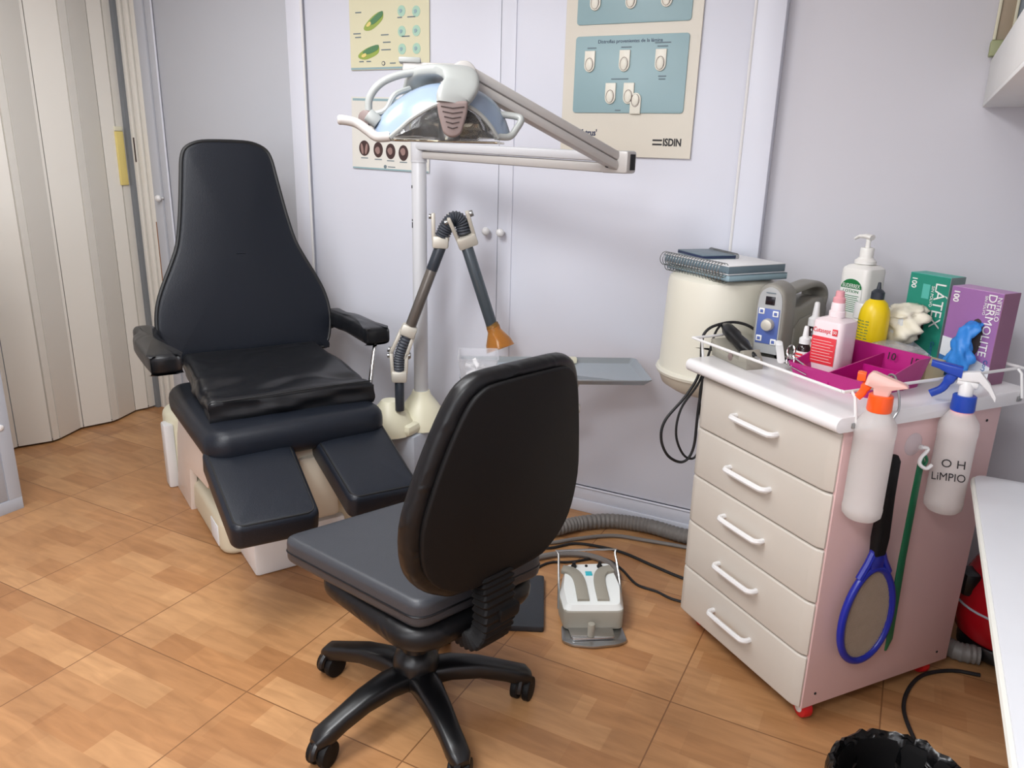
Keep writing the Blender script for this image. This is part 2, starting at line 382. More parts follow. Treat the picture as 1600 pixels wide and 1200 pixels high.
# main wardrobe built into the wall
wd = struct(thing('door_3', None, None))
def frame_strip(x0, x1): return MB().box(x0, x1, 2.955, YB, 0, 2.6, .003)
frame_strip(-2.725, -2.635).build('frame_post', 'wardrobe', wd)
frame_strip(-.60, -.50).build('frame_post', 'wardrobe', wd)
for x in (-2.632, -.603): MB().tube([(x, 2.957, .13), (x, 2.957, 2.6)], .006, 8).build('bead', 'whitep', wd)
MB().box(-2.628, -1.605, 2.972, YB, .125, 2.6, .003).build('leaf', 'wardrobe', wd)
MB().box(-1.60, -.607, 2.972, YB, .125, 2.6, .003).build('leaf', 'wardrobe', wd)
MB().box(-1.6005, -1.533, 2.966, 2.98, .125, 2.6, .004).build('meeting_strip', 'wardrobe', wd)
MB().box(-1.6055, -1.5995, 2.975, 2.99, .125, 2.6, 0).build('gap_shadow', 'greyst', wd)
knob(wd, -1.646, 1.215, 2.972); knob(wd, -1.572, 1.215, 2.966)
bb = MB().box(-2.635, -.60, 2.962, YB, 0, .058, .004).box(-2.635, -.60, 2.968, YB, .058, .112, .003).tube([(-2.635, 2.966, .119), (-.6, 2.966, .119)], .005, 8)
struct(bb.build('baseboard_back', 'wardrobe'))
struct(MB().box(-.5, XR, 2.995, YB, 0, .09, .003).build('baseboard_back_right', 'wardrobe'))
struct(MB().box(-3.64, -2.725, 2.985, YB, 0, .1, .003).build('baseboard_back_left', 'wardrobe'))
# ceiling lamps; those away from the treatment area are added fill
for x, y, a, b_, wh in ((-1.5, .75, .36, .71, 'over the treatment area'), (-2.7, 1.7, .36, .36, 'added as fill towards the folding door'), (-.35, -.7, .36, .36, 'added as fill behind the camera')):
    cl_ = thing('ceiling_light', 'flat rectangular ceiling light with white frame '+wh, 'ceiling light', (x, y, ZC), 0, 'flat ceiling lights')
    MB().box(-a, a, -b_, -b_+.03, -.02, 0).box(-a, a, b_-.03, b_, -.02, 0).box(-a, -a+.03, -b_+.03, b_-.03, -.02, 0).box(a-.03, a, -b_+.03, b_-.03, -.02, 0).build('frame', 'whitep', cl_)
    MB().box(-a+.03, a-.03, -b_+.03, b_-.03, -.010, -.002, 0).build('diffuser', 'emit', cl_)

# ================================================================== POSTERS
def poster(name, label, x0, x1, z0, z1, m, tilt=0, y=2.968, th=.003):
    t = thing(name, label, 'poster', ((x0+x1)/2, y, (z0+z1)/2)); t.rotation_euler = (0, R(tilt), 0)
    w2, h2 = (x1-x0)/2, (z1-z0)/2
    MB().box(-w2, w2, -th, 0, -h2, h2, .0005, 1).build('sheet', m, t); return t
def blob(mb, cx, cz, rx, rz, y, rot=0, n=20, th=.0012, wob=0):
    p = [((1+wob*sin(3*a+cx*9))*rx*cos(a), (1+wob*sin(2*a+1))*rz*sin(a)) for a in [2*pi*i/n for i in range(n)]]
    mb.prism(p, 0, th, T=Matrix.Translation((cx, y, cz)) @ Matrix.Rotation(pi/2, 4, 'X') @ Matrix.Rotation(R(rot), 4, 'Z'))
p1 = poster('anatomy_poster', 'yellow foot anatomy poster with small green diagrams above the lamp', -2.365, -1.945, 1.88, 2.42, 'poster1')
mb = MB()
blob(mb, -.14, .07, .05, .035, -.003, 35, wob=.12)
mb.build('faint_diagram', 'mint', p1)
for c1, c2, rot in ((-.075, -.075, 30), (-.105, -.20, 15)):
    mb = MB(); blob(mb, c1, c2, .06, .024, -.003, rot, wob=.08); d_ = mb.build('yellow_green_diagram', 'olive', p1)
    mb = MB(); blob(mb, c1+.012, c2+.012, .045, .014, -.0042, rot, wob=.12); mb.build('green_detail', 'greend', d_)
    mb = MB(); blob(mb, c1-.028, c2-.010, .014, .008, -.0046, rot, wob=.12); mb.build('yellow_detail', 'yellowp', d_)
for cx, cz in ((.145, .14), (.07, .065), (.145, .06), (.07, -.02), (.145, -.025), (.07, -.10), (.145, -.10), (.07, -.17), (.145, -.17), (.145, .22)):
    mb = MB(); blob(mb, cx, cz-.02, .02, .022, -.003); d_ = mb.build('round_diagram', 'mint', p1)
    mb = MB(); blob(mb, cx-.004, cz-.02, .007, .009, -.0042, wob=.2); mb.build('diagram_centre', 'tealp', d_)
mb = MB()
for i, (cx, cz, l) in enumerate(((-.19, .05, .012), (-.19, .03, .014), (-.16, -.035, .016), (-.07, .03, .02), (-.08, .015, .02), (-.17, -.12, .02), (-.165, -.135, .016), (-.02, -.13, .02), (-.01, -.16, .02), (-.015, -.19, .025), (.06, .09, .02), (.14, .175, .025), (.07, .03, .012), (-.01, .2, .04), (-.0, .185, .015), (.12, -.065, .02), (.06, -.065, .012), (.09, -.14, .02), (-.15, -.235, .012), (-.11, -.235, .012), (.02, -.245, .015))):
    mb.box(cx-l, cx+l, -.0042, -.003, cz-.0022, cz+.0022, 0)
mb.build('caption_lines', 'greyink', p1)
MB().box(-.209, .209, -.0038, -.003, .235, .268, 0).build('blue_edge', 'tealp', p1); MB().box(-.209, .209, -.0038, -.003, -.268, -.260, 0).build('blue_edge', 'tealp', p1)
mb = MB(); blob(mb, -.03, -.245, .009, .009, -.003); mb.build('ring_logo', 'navy', p1); mb = MB(); blob(mb, -.03, -.245, .006, .006, -.0042); mb.build('ring_logo_centre', 'poster1', p1)

p2 = poster('photo_poster', 'pale poster with a row of round dark photographs behind the lamp pole', -2.372, -1.947, 1.452, 1.765, 'poster2', 1.2)
for i, cx in enumerate((-.142, -.064, .005, .075, .145)):
    mb = MB(); blob(mb, cx, -.065-.004*i, .03 if i == 0 else .026, .034, -.003); f = mb.build('round_photo', 'flesh', p2)
    mb = MB()
    if i == 0: blob(mb, cx-.012, -.068, .007, .024, -.0042, 10); blob(mb, cx+.012, -.068, .007, .024, -.0042, -10)
    else: blob(mb, cx-.002, -.072, .013, .017, -.0042, 20, wob=.1)
    mb.build('photo_detail', 'fleshl', f)
mb = MB()
for i, cx in enumerate((-.142, -.064, .005, .075, .145)): mb.box(cx-.02, cx+.02, -.004, -.003, -.110-.003*i, -.106-.003*i, 0)
mb.box(-.01, .03, -.004, -.003, -.143, -.139, 0); blob(mb, -.025, -.141, .008, .008, -.003); mb.build('caption_lines', 'greyink', p2)
MB().box(-.205, .205, -.0036, -.003, .14, .150, 0).build('blue_edge', 'tealp', p2); MB().box(-.21, .21, -.0036, -.003, -.156, -.149, 0).build('blue_edge', 'tealp', p2)

# relief chart with nails
ch = poster('nail_chart', 'large beige relief chart of fingernail conditions with blue-grey panels', -1.315, -.785, 1.54, 2.5, 'poster3', .3, th=.008)
def rp(x0, x1, z0, z1):
    return MB().prism([(x, z) for x, z in rrect(x0, x1, z0, z1, .012)], 0, .006, .002, T=Matrix.Translation((0, -.007, 0)) @ Matrix.Rotation(pi/2, 4, 'X'))
CX, CZ = -1.05, 2.02
def cp(x, z): return x-CX, z-CZ
pa = rp(-.218, .225, -.320, -.045).build('lower_panel', 'tealp', ch)
pb = rp(-.218, .225, -.005, .40).build('upper_panel', 'tealp', ch)
def nail(x, z, parent, flip=False):
    pt = [(-.021, .038), (.021, .038)]+[(.0215*cos(a), -.014+.024*sin(a)) for a in [-pi*i/10 for i in range(11)]]
    if flip: pt = [(a, -b) for a, b in pt]
    T0 = Matrix.Translation((x, -.0125, z)) @ Matrix.Rotation(pi/2, 4, 'X')
    n = MB().prism(pt, 0, .008, .003, T=T0).build('finger_model', 'nail', parent)
    s_ = -1 if flip else 1
    MB().cushion([(.014*cos(a), s_*-.012+.021*sin(a)) for a in [2*pi*i/16 for i in range(16)]], .006, .012, .003, .002, T=T0).build('nail', 'nail', n)
    MB().tube([V(.0155*cos(a), s_*-.010+.0225*sin(a), .008) for a in [2*pi*i/16 for i in range(16)]], .0012, 5, closed=True, T=T0).build('cuticle', 'taupe', n)
for x, z in ((-.155, -.135), (-.015, -.135), (.125, -.135), (-.063, -.25), (.010, -.25)): nail(x, z, pa)
nail(.040, -.285, pa, True)
for x, z in ((-.145, .08), (-.005, .08), (.13, .08), (-.145, .205), (-.005, .205), (.13, .205)): nail(x, z, pb)
text('Distrofias provenientes de la lámina', .0175, 'navy', pa, FACE(.0, -.0135, -.066), bold=.0004)
for x, z, l in ((-.15, -.087, .018), (-.012, -.087, .02), (.128, -.075, .03), (.128, -.087, .02), (-.03, -.198, .034), (.135, -.19, .015), (.135, -.2, .013), (-.03, -.31, .011)):
    MB().box(x-l, x+l, -.0145, -.0128, z-.002, z+.002, 0).build('faint_caption', 'greyink', pa)
for x, z, l in ((-.145, .128, .012), (-.005, .128, .022), (.13, .132, .024)): MB().box(x-l, x+l, -.0145, -.0128, z-.002, z+.002, 0).build('faint_caption', 'greyink', pb)
text("Telfatrus'", .032, 'navy', ch, FACE(-.163, -.0085, -.394), bold=.0009, sx=.85)
text('ISDIN', .037, 'ink', ch, FACE(.192, -.0085, -.424), bold=.0012, sx=.78)
MB().box(.116, .153, -.0095, -.008, -.419, -.413, 0).box(.116, .153, -.0095, -.008, -.434, -.428, 0).build('logo_bars', 'ink', ch)

# ================================================================== LOCKER (left edge)
lk = thing('metal_locker', 'grey metal locker with round lock at the left edge', 'locker', (-3.28, 1.0, 0))
MB().box(-.5, -.004, 0, .755, 0, 1.25, .004).build('body', 'locker', lk)
MB().box(-.006, 0, 0, .755, 0, .055, .001).box(-.006, 0, .70, .755, .055, 1.25, .001).box(-.006, 0, 0, .03, .055, 1.25, .001).box(-.006, 0, .03, .7, 1.22, 1.25, .001).build('front_frame', 'locker', lk)
MB().box(-.0055, -.001, .035, .695, .06, .438, .001).build('drawer_front', 'lockerd', lk)
MB().box(-.0055, -.001, .035, .695, .444, 1.215, .001).build('door', 'lockerd', lk)
MB().lathe([(.013, 0), (.013, .006), (.009, .009)], 16, T=TR(-.001, .715-.0, .385, 0, 90)).build('lock', 'whitep', lk)

# ================================================================== TREATMENT CHAIR
CA = -29
tc = thing('treatment_chair', 'black upholstered podiatry treatment chair on beige base with split leg rests', 'treatment chair', (-2.2, 2.2, 0), CA)
# backrest : outline in (v, s), plane tilted back
prof = [(0, .30), (.02, .345), (.06, .365), (.13, .378), (.2, .376), (.27, .36), (.34, .33), (.42, .29), (.5, .255), (.6, .232), (.7, .215), (.8, .2), (.86, .190), (.90, .172), (.925, .13), (.935, .07)]
out = [(h, s_) for s_, h in prof]+[(-h, s_) for s_, h in reversed(prof)]
out = [(v.x, v.y) for v in cr([(a, b_, 0) for a, b_ in out], 3, True)]
# columns: v -> Y, s -> Z, depth(+)-> +X
TB = Matrix.Translation((-.40, .03, .645)) @ Matrix.Rotation(R(-11.5), 4, 'Y') @ Matrix(((0, 0, 1, 0), (1, 0, 0, 0), (0, 1, 0, 0), (0, 0, 0, 1)))
br = MB().cushion(out, -.045, .018, .022, .014, T=TB).build('backrest', 'lea', tc)
MB().tube([V(a*.985, (b_-.47)*.99+.47, .008) for a, b_ in out], .009, 8, closed=True, T=TB).build('piping', 'pipe', br)
# seat base cushion
so = rrect(-.27, .46, -.345, .315, .08, 6)
MB().cushion([(a, b_+.0) for a, b_ in so], .49, .615, .05, .005, T=TR(0, -.02, 0)).build('seat', 'lea', tc)
# loose cushion with folds: a grid shell
def loose():
    bm = bmesh.new(); nx, ny = 40, 44
    def P(i, j, top):
        u = i/nx; v = j/ny
        x = -.355+.69*u; y = -.305+.605*v
        # pinch: slightly narrower at the rear
        y = y*(.93+.07*u)
        e = min(u, 1-u)*nx; f_ = min(v, 1-v)*ny
        z = .60
        if top:
            z = .705-.012*u
            z += .006*sin(9*v+4*u)*sin(3*u*pi)
            wv = math.exp(-((u-.83-.05*sin(7*v))/.045)**2)
            z -= .018*wv*(.6+.4*sin(13*v+2))
            z += .010*math.exp(-(((u-.62)-.25*(v-.1))/.05)**2)*max(0, 1-2.2*v)
            z -= .020*math.exp(-(((u-.72)+.28*(v-.15))/.035)**2)*max(0, 1-2.4*v)
            z += .004*sin(9*v+1)*math.exp(-((1-u)/.2)**2)
            if e < 2 or f_ < 2: z -= .006*(2-min(e, f_))**2*.6
        return (x, y, z)
    g = [[bm.verts.new(P(i, j, True)) for j in range(ny+1)] for i in range(nx+1)]
    for i in range(nx):
        for j in range(ny): bm.faces.new((g[i][j], g[i+1][j], g[i+1][j+1], g[i][j+1]))
    # skirt
    bo = [g[i][0] for i in range(nx+1)]+[g[nx][j] for j in range(1, ny+1)]+[g[i][ny] for i in range(nx-1, -1, -1)]+[g[0][j] for j in range(ny-1, 0, -1)]
    prev = bo; n = len(bo)
    for k in range(1, 8):
        t = k/7; cur = []
        for q, v in enumerate(bo):
            c = V(0, .02, 0); d = (v.co-c); d.z = 0; L_ = d.length; d.normalize()
            a = math.atan2(v.co.y, v.co.x)
            bul = .006*sin(pi*t)+.009*sin(t*5+a*5)*sin(pi*t)+.004*sin(a*13-t*6)*sin(pi*t)-.004*t
            cur.append(bm.verts.new((v.co.x+d.x*bul, v.co.y+d.y*bul, v.co.z*(1-t)+.606*t)))
        for q in range(n): bm.faces.new((prev[q], cur[q], cur[(q+1) % n], prev[(q+1) % n]))
        prev = cur
    bm.faces.new(prev)
    bmesh.ops.recalc_face_normals(bm, faces=bm.faces)
    for f in bm.faces: f.smooth = True
    mb = MB(); me = bpy.data.meshes.new('t'); bm.to_mesh(me); bm.free(); mb.bm.from_mesh(me); return mb
lc = loose(); 
bmesh.ops.rotate(lc.bm, cent=(0, 0, 0), matrix=Matrix.Rotation(R(-3), 3, 'Z'), verts=lc.bm.verts)
lco = lc.build('seat_cushion', 'lea2', None, 60)
put(lco, (-2.2, 2.2, 0), CA); MB().tube(cr([(.33, -.30, .686), (.333, -.1, .690), (.333, .1, .694), (.328, .29, .692)], 6), .0028, 6, T=TR(0, 0, 0, 0, 0, -3)).build('seam', 'pipe', lco)
tag(lco, 'loose wrinkled black vinyl cushion lying on the treatment chair seat', 'cushion')
# arm rests
def armrest(sg):
    vc = .03
    e_ = 0 if sg < 0 else -.06
    pl = [(-.50, .375), (-.36, .375), (-.28, .385), (.035+e_, .375), (.055+e_, .39), (.055+e_, .47), (.03+e_, .485), (-.31, .485), (-.40, .455), (-.50, .455)]
    o2 = [(a, vc+sg*b_) for a, b_ in pl]
    o2 = [(v.x, v.y) for v in cr([(a, b_, 0) for a, b_ in o2], 4, True)]
    ar = MB().cushion(o2, .735, .81, .022, .006).build('armrest', 'lea2', tc)
    if sg > 0: MB().cyl((-.03, vc+sg*.43, .745), (.05, vc+sg*.36, .55), .010, 12).build('support_rod', 'chrome', ar)
    MB().beam((-.44, vc+sg*.42, .76), (-.44, vc+sg*.34, .74), .05, .04).build('bracket', 'blackp', ar)
armrest(-1); armrest(1)
# leg rests
def legrest(v0, v1, u0, u1, z0, z1, skew=0):
    a = math.atan2(z1-z0, u1-u0); L_ = math.hypot(u1-u0, z1-z0)
    T = Matrix.Translation((u0, (v0+v1)/2, z0)) @ Matrix.Rotation(R(skew), 4, 'Z') @ Matrix.Rotation(-a, 4, 'Y')
    w2 = (v1-v0)/2
    o2 = [(a_, b_*(1.03-.10*a_/L_)) for a_, b_ in rrect(0, L_, -w2, w2, .035, 5)]
    lr = MB().cushion(o2, -.095, 0, .022, .006, T=T).build('leg_rest', 'lea', tc)
    MB().tube([V(.012+x_*(L_-.024)/L_, y_*.9, -.003) for x_, y_ in o2], .0035, 6, closed=True, T=T).build('piping', 'pipe', lr)
    MB().box(.02, L_-.06, -w2*.4, w2*.4, -.125, -.09, .006, T=T).build('bracket', 'tankd', lr)
legrest(-.365, -.07, .375, .81, .55, .435, -4)
legrest(.015, .29, .365, .79, .55, .435, -3)
# base
b1 = MB().prism(rrect(-.70, .17, -.285, .24, .06, 6), 0, .15, .03, 4).build('base_housing', 'beige', tc)
MB().box(.0, .11, -.289, -.284, .03, .115, .002).build('pale_blue_sticker', 'lightcard', b1)
MB().prism([(-.62, .0), (-.34, .0), (-.28, .22), (.06, .26), (.3, .50), (-.36, .50), (-.5, .3)], 0, .03, .004, T=Matrix.Translation((0, -.27, 0)) @ Matrix.Rotation(pi/2, 4, 'X')).build('side_panel', 'pinkw', tc)
MB().prism([(-.60, .0), (-.34, .0), (-.28, .22), (.06, .26), (.3, .50), (-.36, .50), (-.5, .3)], 0, .03, .004, T=Matrix.Translation((0, .30, 0)) @ Matrix.Rotation(pi/2, 4, 'X')).build('side_panel', 'pinkw', tc)
MB().prism(rrect(-.86, -.58, -.315, .2, .12, 8), 0, .36, .04, 4).build('rear_cover', 'cream', tc)
MB().box(-.70, -.62, -.335, -.29, .0, .31, .01).build('side_lever', 'whitep', tc)
MB().prism(rrect(-.30, .34, -.2, .2, .05, 5), .12, .50, .01).build('lift_column', 'beige', tc)
MB().box(.10, .40, -.12, .18, .40, .50, .02).box(.36, .42, -.05, .10, .20, .46, .02).box(.2, .46, .10, .24, .26, .38, .015).build('leg_rest_mount', 'tankd', tc)
MB().box(.05, .37, -.22, .14, .0, .17, .015).build('front_foot', 'whitep', tc)
MB().box(.342, .352, -.02, .06, .2, .38, .004).build('hinge_plate', 'cream', tc)

# ================================================================== LAMP ON POLE
lp = thing('examination_lamp', 'white examination lamp on a tall white pole with folding arms', 'lamp', (-1.845, 2.73, 0))
def P3(u, v, z, ox=-1.19, oy=1.95, a=31.7):        # point in a turned local frame -> lamp frame
    a = R(a); return V(ox+u*cos(a)-v*sin(a)+1.845, oy+u*sin(a)+v*cos(a)-2.73, z)
MB().cyl((0, 0, .44), (0, 0, 1.50), .031, 24).build('pole', 'pole', lp)
MB().cyl((0, 0, 1.50), (0, 0, 1.583), .033, 24).tube([(0, 0, 1.497), (0, 0, 1.503)], .0335, 24).build('collar', 'pole', lp)
for z_, h_ in ((1.40, .006), (1.265, .004), (1.245, .012)): MB().box(-.004, .004, -.0325, -.0305, z_-h_, z_+h_, .001, T=TR(0, 0, 0, 0, 0, -35)).build('paint_chip', 'gap', lp)
# cream mount with two lobes
mt = MB().lathe([(.12, .36), (.115, .40), (.075, .46), (.045, .50), (.038, .52)], 24, sx=1, sy=1).lathe([(.115, .36), (.11, .40), (.06, .47), (.036, .50)], 24, T=TR(-.07, -.14, 0)).box(-.12, .06, -.18, .05, .36, .41, .02)
mt.build('mount', 'cream', lp)
MB().box(-.09, .07, -.16, .05, .0, .36, .015).build('pedestal', 'locker', lp)
E_ = V(-.895+1.845, 2.50-2.73, 1.525)
A0 = V(-.02, 0, 1.548)
MB().beam(A0+V(0, 0, .014), E_+V(-.05, 0, .016), .05, .032, .010).build('arm', 'pole', lp)
MB().beam(A0+V(.05, 0, -.021), E_+V(-.05, 0, -.019), .045, .032, .010).build('arm_channel', 'arm', lp)
K_ = P3(.02, .05, 1.752)
MB().beam(E_+V(0, 0, .010), K_+V(0, 0, .016), .046, .029, .010).build('spring_arm', 'arm', lp)
MB().beam(E_+V(0, 0, -.021), K_+V(0, 0, -.015), .046, .029, .010).build('spring_arm_lower', 'arm', lp)
dE = V(1, -.2, 0).normalized()
eb = MB().beam(E_-dE*.06, E_+dE*.045, .062, .072, .010).build('elbow_block', 'arm', lp)
MB().beam(E_+dE*.0455, E_+dE*.048, .03, .05, .001).build('socket', 'gap', eb)
MB().cyl(E_+V(-.03, -.045, -.012), E_+V(-.03, -.02, -.012), .007, 12).build('bolt', 'gap', eb)
kb = MB().cyl(P3(.02, .015, 1.752), P3(.02, .09, 1.752), .036, 24).build('knuckle', 'arm', lp)
MB().beam(P3(-.15, .05, 1.765), P3(.02, .05, 1.765), .05, .03, .006).build('top_bracket', 'arm', lp)
MB().box(-.03, .03, -.03, .03, -.007, .007, .003, T=TR(*P3(-.13, .05, 1.785), 0, 0, 31.7)).build('top_cap', 'band', lp)
MB().cyl(P3(-.13, .05, 1.70), P3(-.13, .05, 1.77), .014, 14).build('swivel_pin', 'steel', lp)
# head
hd = bpy.data.objects.new('lamp_head', None); C.objects.link(hd); hd.parent = lp
hd.location = P3(0, 0, 0)*S; hd.rotation_euler = (0, 0, R(31.7)); hd.empty_display_size = .05
def H(u, v, z): return V(u, v, z)
# crescent shell
F = cr([(-.178, -.10, 1.578), (-.15, -.11, 1.60), (-.113, -.12, 1.630), (-.05, -.125, 1.664), (.003, -.125, 1.668), (.05, -.12, 1.65), (.085, -.11, 1.62), (.112, -.10, 1.582)], 5)
Bk = cr([(-.235, .06, 1.578), (-.215, .05, 1.63), (-.165, .04, 1.675), (-.09, .03, 1.708), (0.0, .03, 1.715), (.07, .04, 1.695), (.115, .05, 1.655), (.14, .06, 1.582)], 5)
def shell(th):
    rg = []
    for k in range(7):
        t = k/6; row = []
        for a, b_ in zip(F, Bk):
            p = a.lerp(b_, t); c = V(-.03, -.03, 1.56); d = (p-c).normalized(); row.append(p+d*(.03*sin(pi*t)-th))
        rg.append(row)
    return rg
mb = MB(); o_ = shell(0); i_ = shell(.006)
bmx = bmesh.new()
def grid(bm, rows, flip=False):
    vs = [[bm.verts.new(p) for p in r] for r in rows]
    for i in range(len(vs)-1):
        for j in range(len(vs[0])-1):
            q = (vs[i][j], vs[i+1][j], vs[i+1][j+1], vs[i][j+1]); bm.faces.new(q[::-1] if flip else q)
    return vs
a_ = grid(bmx, o_); b_ = grid(bmx, i_, True)
def stitch(bm, r1, r2):
    for j in range(len(r1)-1): bm.faces.new((r1[j], r1[j+1], r2[j+1], r2[j]))
stitch(bmx, a_[0], b_[0]); stitch(bmx, a_[-1], b_[-1])
stitch(bmx, [r[0] for r in a_], [r[0] for r in b_]); stitch(bmx, [r[-1] for r in a_], [r[-1] for r in b_])
bmesh.ops.recalc_face_normals(bmx, faces=bmx.faces)
mb._add(bmx); mb.build('reflector_shell', 'shell', hd)
MB().tube(F, .006, 8).build('front_rim', 'band', hd)
MB().tube(Bk, .005, 8).build('rear_rim', 'band', hd)
# inner reflector and base plate, bulb
rg = []
for k in range(5):
    t = k/4; rg.append([V(p.x*(1-.35*t)-.01*t, p.y+.06+.05*t, 1.575+(p.z-1.575)*(1-.25*t)) for p in F])
bmx = bmesh.new(); vs = grid(bmx, rg); bmx.faces.new(vs[-1]); mb = MB(); mb._add(bmx)
mb.build('inner_reflector', 'mirror', hd)
MB().prism([(-.215, .06), (-.175, -.11), (.11, -.11), (.14, .06)], 1.568, 1.574, .002).build('base_plate', 'mirror', hd)
MB().cyl((-.02, -.03, 1.575), (-.02, -.03, 1.63), .03, 20).build('bulb_shield', 'steel', hd)
MB().lathe([(.05, 1.576), (.07, 1.59), (.08, 1.62)], 24, sx=1.2, sy=.5, cap=False).build('inner_ring', 'mirror', hd)
bmx = bmesh.new(); base = [V(p.x*.99, -.128+.01*abs(p.x), 1.572) for p in F]; vs = grid(bmx, [F, [f.lerp(b2, .5)+V(0, -.012, 0) for f, b2 in zip(F, base)], base]); mb = MB(); mb._add(bmx)
bmesh.ops.solidify(mb.bm, geom=mb.bm.faces[:], thickness=.002)
mb.build('visor', 'visor', hd)
# central band
bp = cr([(-.115, .07, 1.665), (-.112, .06, 1.71), (-.085, .03, 1.745), (-.03, -.02, 1.755), (.005, -.07, 1.745), (.012, -.12, 1.712), (-.008, -.145, 1.685), (-.011, -.15, 1.664)], 5)
bw = [.055, .066, .074, .078, .076, .072, .068]
def ribbon(path, widths, th, mb, side):
    n = len(path); rg = []
    for i, p in enumerate(path):
        d = (path[min(i+1, n-1)]-path[max(i-1, 0)]).normalized(); x = (side-d*side.dot(d)).normalized(); z = x.cross(d)
        t = i/(n-1)*(len(widths)-1); k = min(int(t), len(widths)-2); wv = widths[k]+(widths[k+1]-widths[k])*(t-k)
        ring = []
        for q in range(20):
            a = 2*pi*q/20; c, s_ = cos(a), sin(a); ex = lambda v: math.copysign(abs(v)**.55, v)
            ring.append(p+x*wv*ex(c)*.62+z*th*ex(s_))
        rg.append(ring)
    mb.rings(rg); return mb
sd = V(1, .25, 0).normalized()
bd = ribbon(bp, bw, .017, MB(), sd).build('centre_band', 'band', hd)
mb = MB()
for k, i in enumerate((27, 28, 29)):
    p = bp[min(i, len(bp)-2)]; d = (bp[min(i+1, len(bp)-1)]-bp[i-1]).normalized(); z = sd.cross(d)
    mb.beam(p-sd*.034+z*-.0178, p+sd*.034+z*-.0178, .003, .004, .001); mb.beam(p-sd*.034+z*.0178, p+sd*.034+z*.0178, .003, .004, .001)
mb.build('band_slots', 'taupe', bd)
gv = MB().prism(roundpoly([(-.052, 1.669), (.030, 1.672), (.027, 1.64), (.012, 1.59), (-.004, 1.581), (-.022, 1.581), (-.036, 1.592), (-.049, 1.64)], .010, 4), .148, .166, .006, 3, T=Matrix.Rotation(pi/2, 4, 'X')).build('vent_grille', 'taupe', hd)
mb = MB()
for k in range(5):
    z_ = 1.655-.0125*k; hw = .030-.0042*k
    mb.tube([V(-.011-hw, -.1665, z_+.002), V(-.011, -.1672, z_-.002), V(-.011+hw, -.1665, z_+.002)], .0017, 6)
mb.build('vent_slots', 'slot', gv)
# yoke
MB().tube(cr([(-.243, .0, 1.63), (-.240, .0, 1.68), (-.205, .0, 1.722), (-.14, .01, 1.748), (-.06, .01, 1.755), (.01, .01, 1.738), (.055, .0, 1.705), (.10, .0, 1.648)], 5), .0105, 10).build('yoke', 'band', hd)
MB().tube(cr([(-.235, -.01, 1.637), (-.195, -.02, 1.65), (-.17, -.01, 1.69), (-.13, .02, 1.71)], 5), .008, 8).build('yoke_brace', 'band', hd)
MB().cyl((-.252, -.03, 1.628), (-.232, .03, 1.628), .020, 18).build('pivot', 'taupe', hd)
MB().cyl((-.243, -.025, 1.637), (-.215, -.025, 1.615), .019, 18).build('pivot', 'band', hd)
MB().cyl((.088, -.03, 1.655), (.112, -.03, 1.64), .016, 18).build('pivot', 'band', hd)
MB().tube(cr([(-.322, -.05, 1.620), (-.30, -.05, 1.619), (-.27, -.05, 1.612), (-.24, -.06, 1.593), (-.215, -.07, 1.578), (-.176, -.09, 1.580)], 5), [.010]+[.0135]*24+[.012], 10).build('handle', 'arm', hd)
MB().tube(cr([(.10, -.03, 1.648), (.16, -.04, 1.643), (.178, -.05, 1.634), (.165, -.06, 1.61), (.145, -.07, 1.588), (.105, -.09, 1.587)], 5), .0095, 10).build('handle', 'band', hd)

# ================================================================== SUCTION ARM
sa = thing('fume_extractor', 'jointed grey extraction arm with an amber funnel nozzle', 'fume extractor', (-1.8, 2.6, 0), 33)
MB().cyl((-.056, 0, .47), (-.056, 0, .60), .020, 20).build('base_tube', 'tubed', sa)
def yoke_part(a, b_, parent, wd=.062, name='joint_bracket'):
    # two side plates joined by a sleeve at b_; a = pivot, b_ = sleeve end
    a, b_ = V(*a), V(*b_); d = (b_-a).normalized(); n = V(d.z, 0, -d.x)
    mb = MB()
    for s_ in (-1, 1):
        mb.beam(a-d*.014+n*s_*wd*.52, b_-d*.03+n*s_*wd*.44, .034, .016, .005, side=V(0, 1, 0))
    mb.beam(b_-d*.05, b_, .056, wd*1.06, .010, side=V(0, 1, 0))
    br_ = mb.build(name, 'alu', parent)
    MB().cyl(a-n*wd*.80, a-n*wd*.6, .013, 12).build('pivot_screw', 'steel', br_); MB().cyl(a+n*wd*.6, a+n*wd*.80, .010, 12).build('pivot_screw', 'steel', br_)
    return br_
def bellows(path, r, parent):
    pth = cr(path, 10); n = len(pth); MB().tube(pth, [r*(1 if i % 2 else .84) for i in range(n)], 16).build('bellows', 'bell', parent)
J1 = (-.055, 0, .715); yoke_part(J1, (-.056, 0, .60), sa); yoke_part((J1[0], 0, J1[2]+.01), (-.005, 0, .845), sa)
bellows([(-.056, -.0, .63), (-.056, -.005, .69), (-.045, -.005, .74), (-.02, 0, .80)], .024, sa)
MB().cyl((-.008, 0, .835), (.085, 0, 1.08), .0225, 20).build('lower_tube', 'tubeb', sa)
MB().cyl((.083, 0, 1.075), (.125, 0, 1.185), .0235, 20).build('tube_sleeve', 'tubed', sa)
yoke_part((.122, -.0, 1.29), (.118, 0, 1.165), sa, .062, 'upper_bracket'); yoke_part((.192, -.03, 1.29), (.235, -.0, 1.175), sa, .078, 'upper_bracket')
bellows([(.125, -.0, 1.21), (.145, -.005, 1.255), (.172, -.005, 1.285), (.20, -.005, 1.275), (.215, 0, 1.225)], .031, sa)
MB().cyl((.222, 0, 1.185), (.338, 0, .835), .0245, 20).build('upper_tube', 'tubeg', sa)
dn = (V(.372, -.03, .742)-V(.338, 0, .835)).normalized()
zz = V(0, 0, 1).rotation_difference(dn).to_matrix().to_4x4()
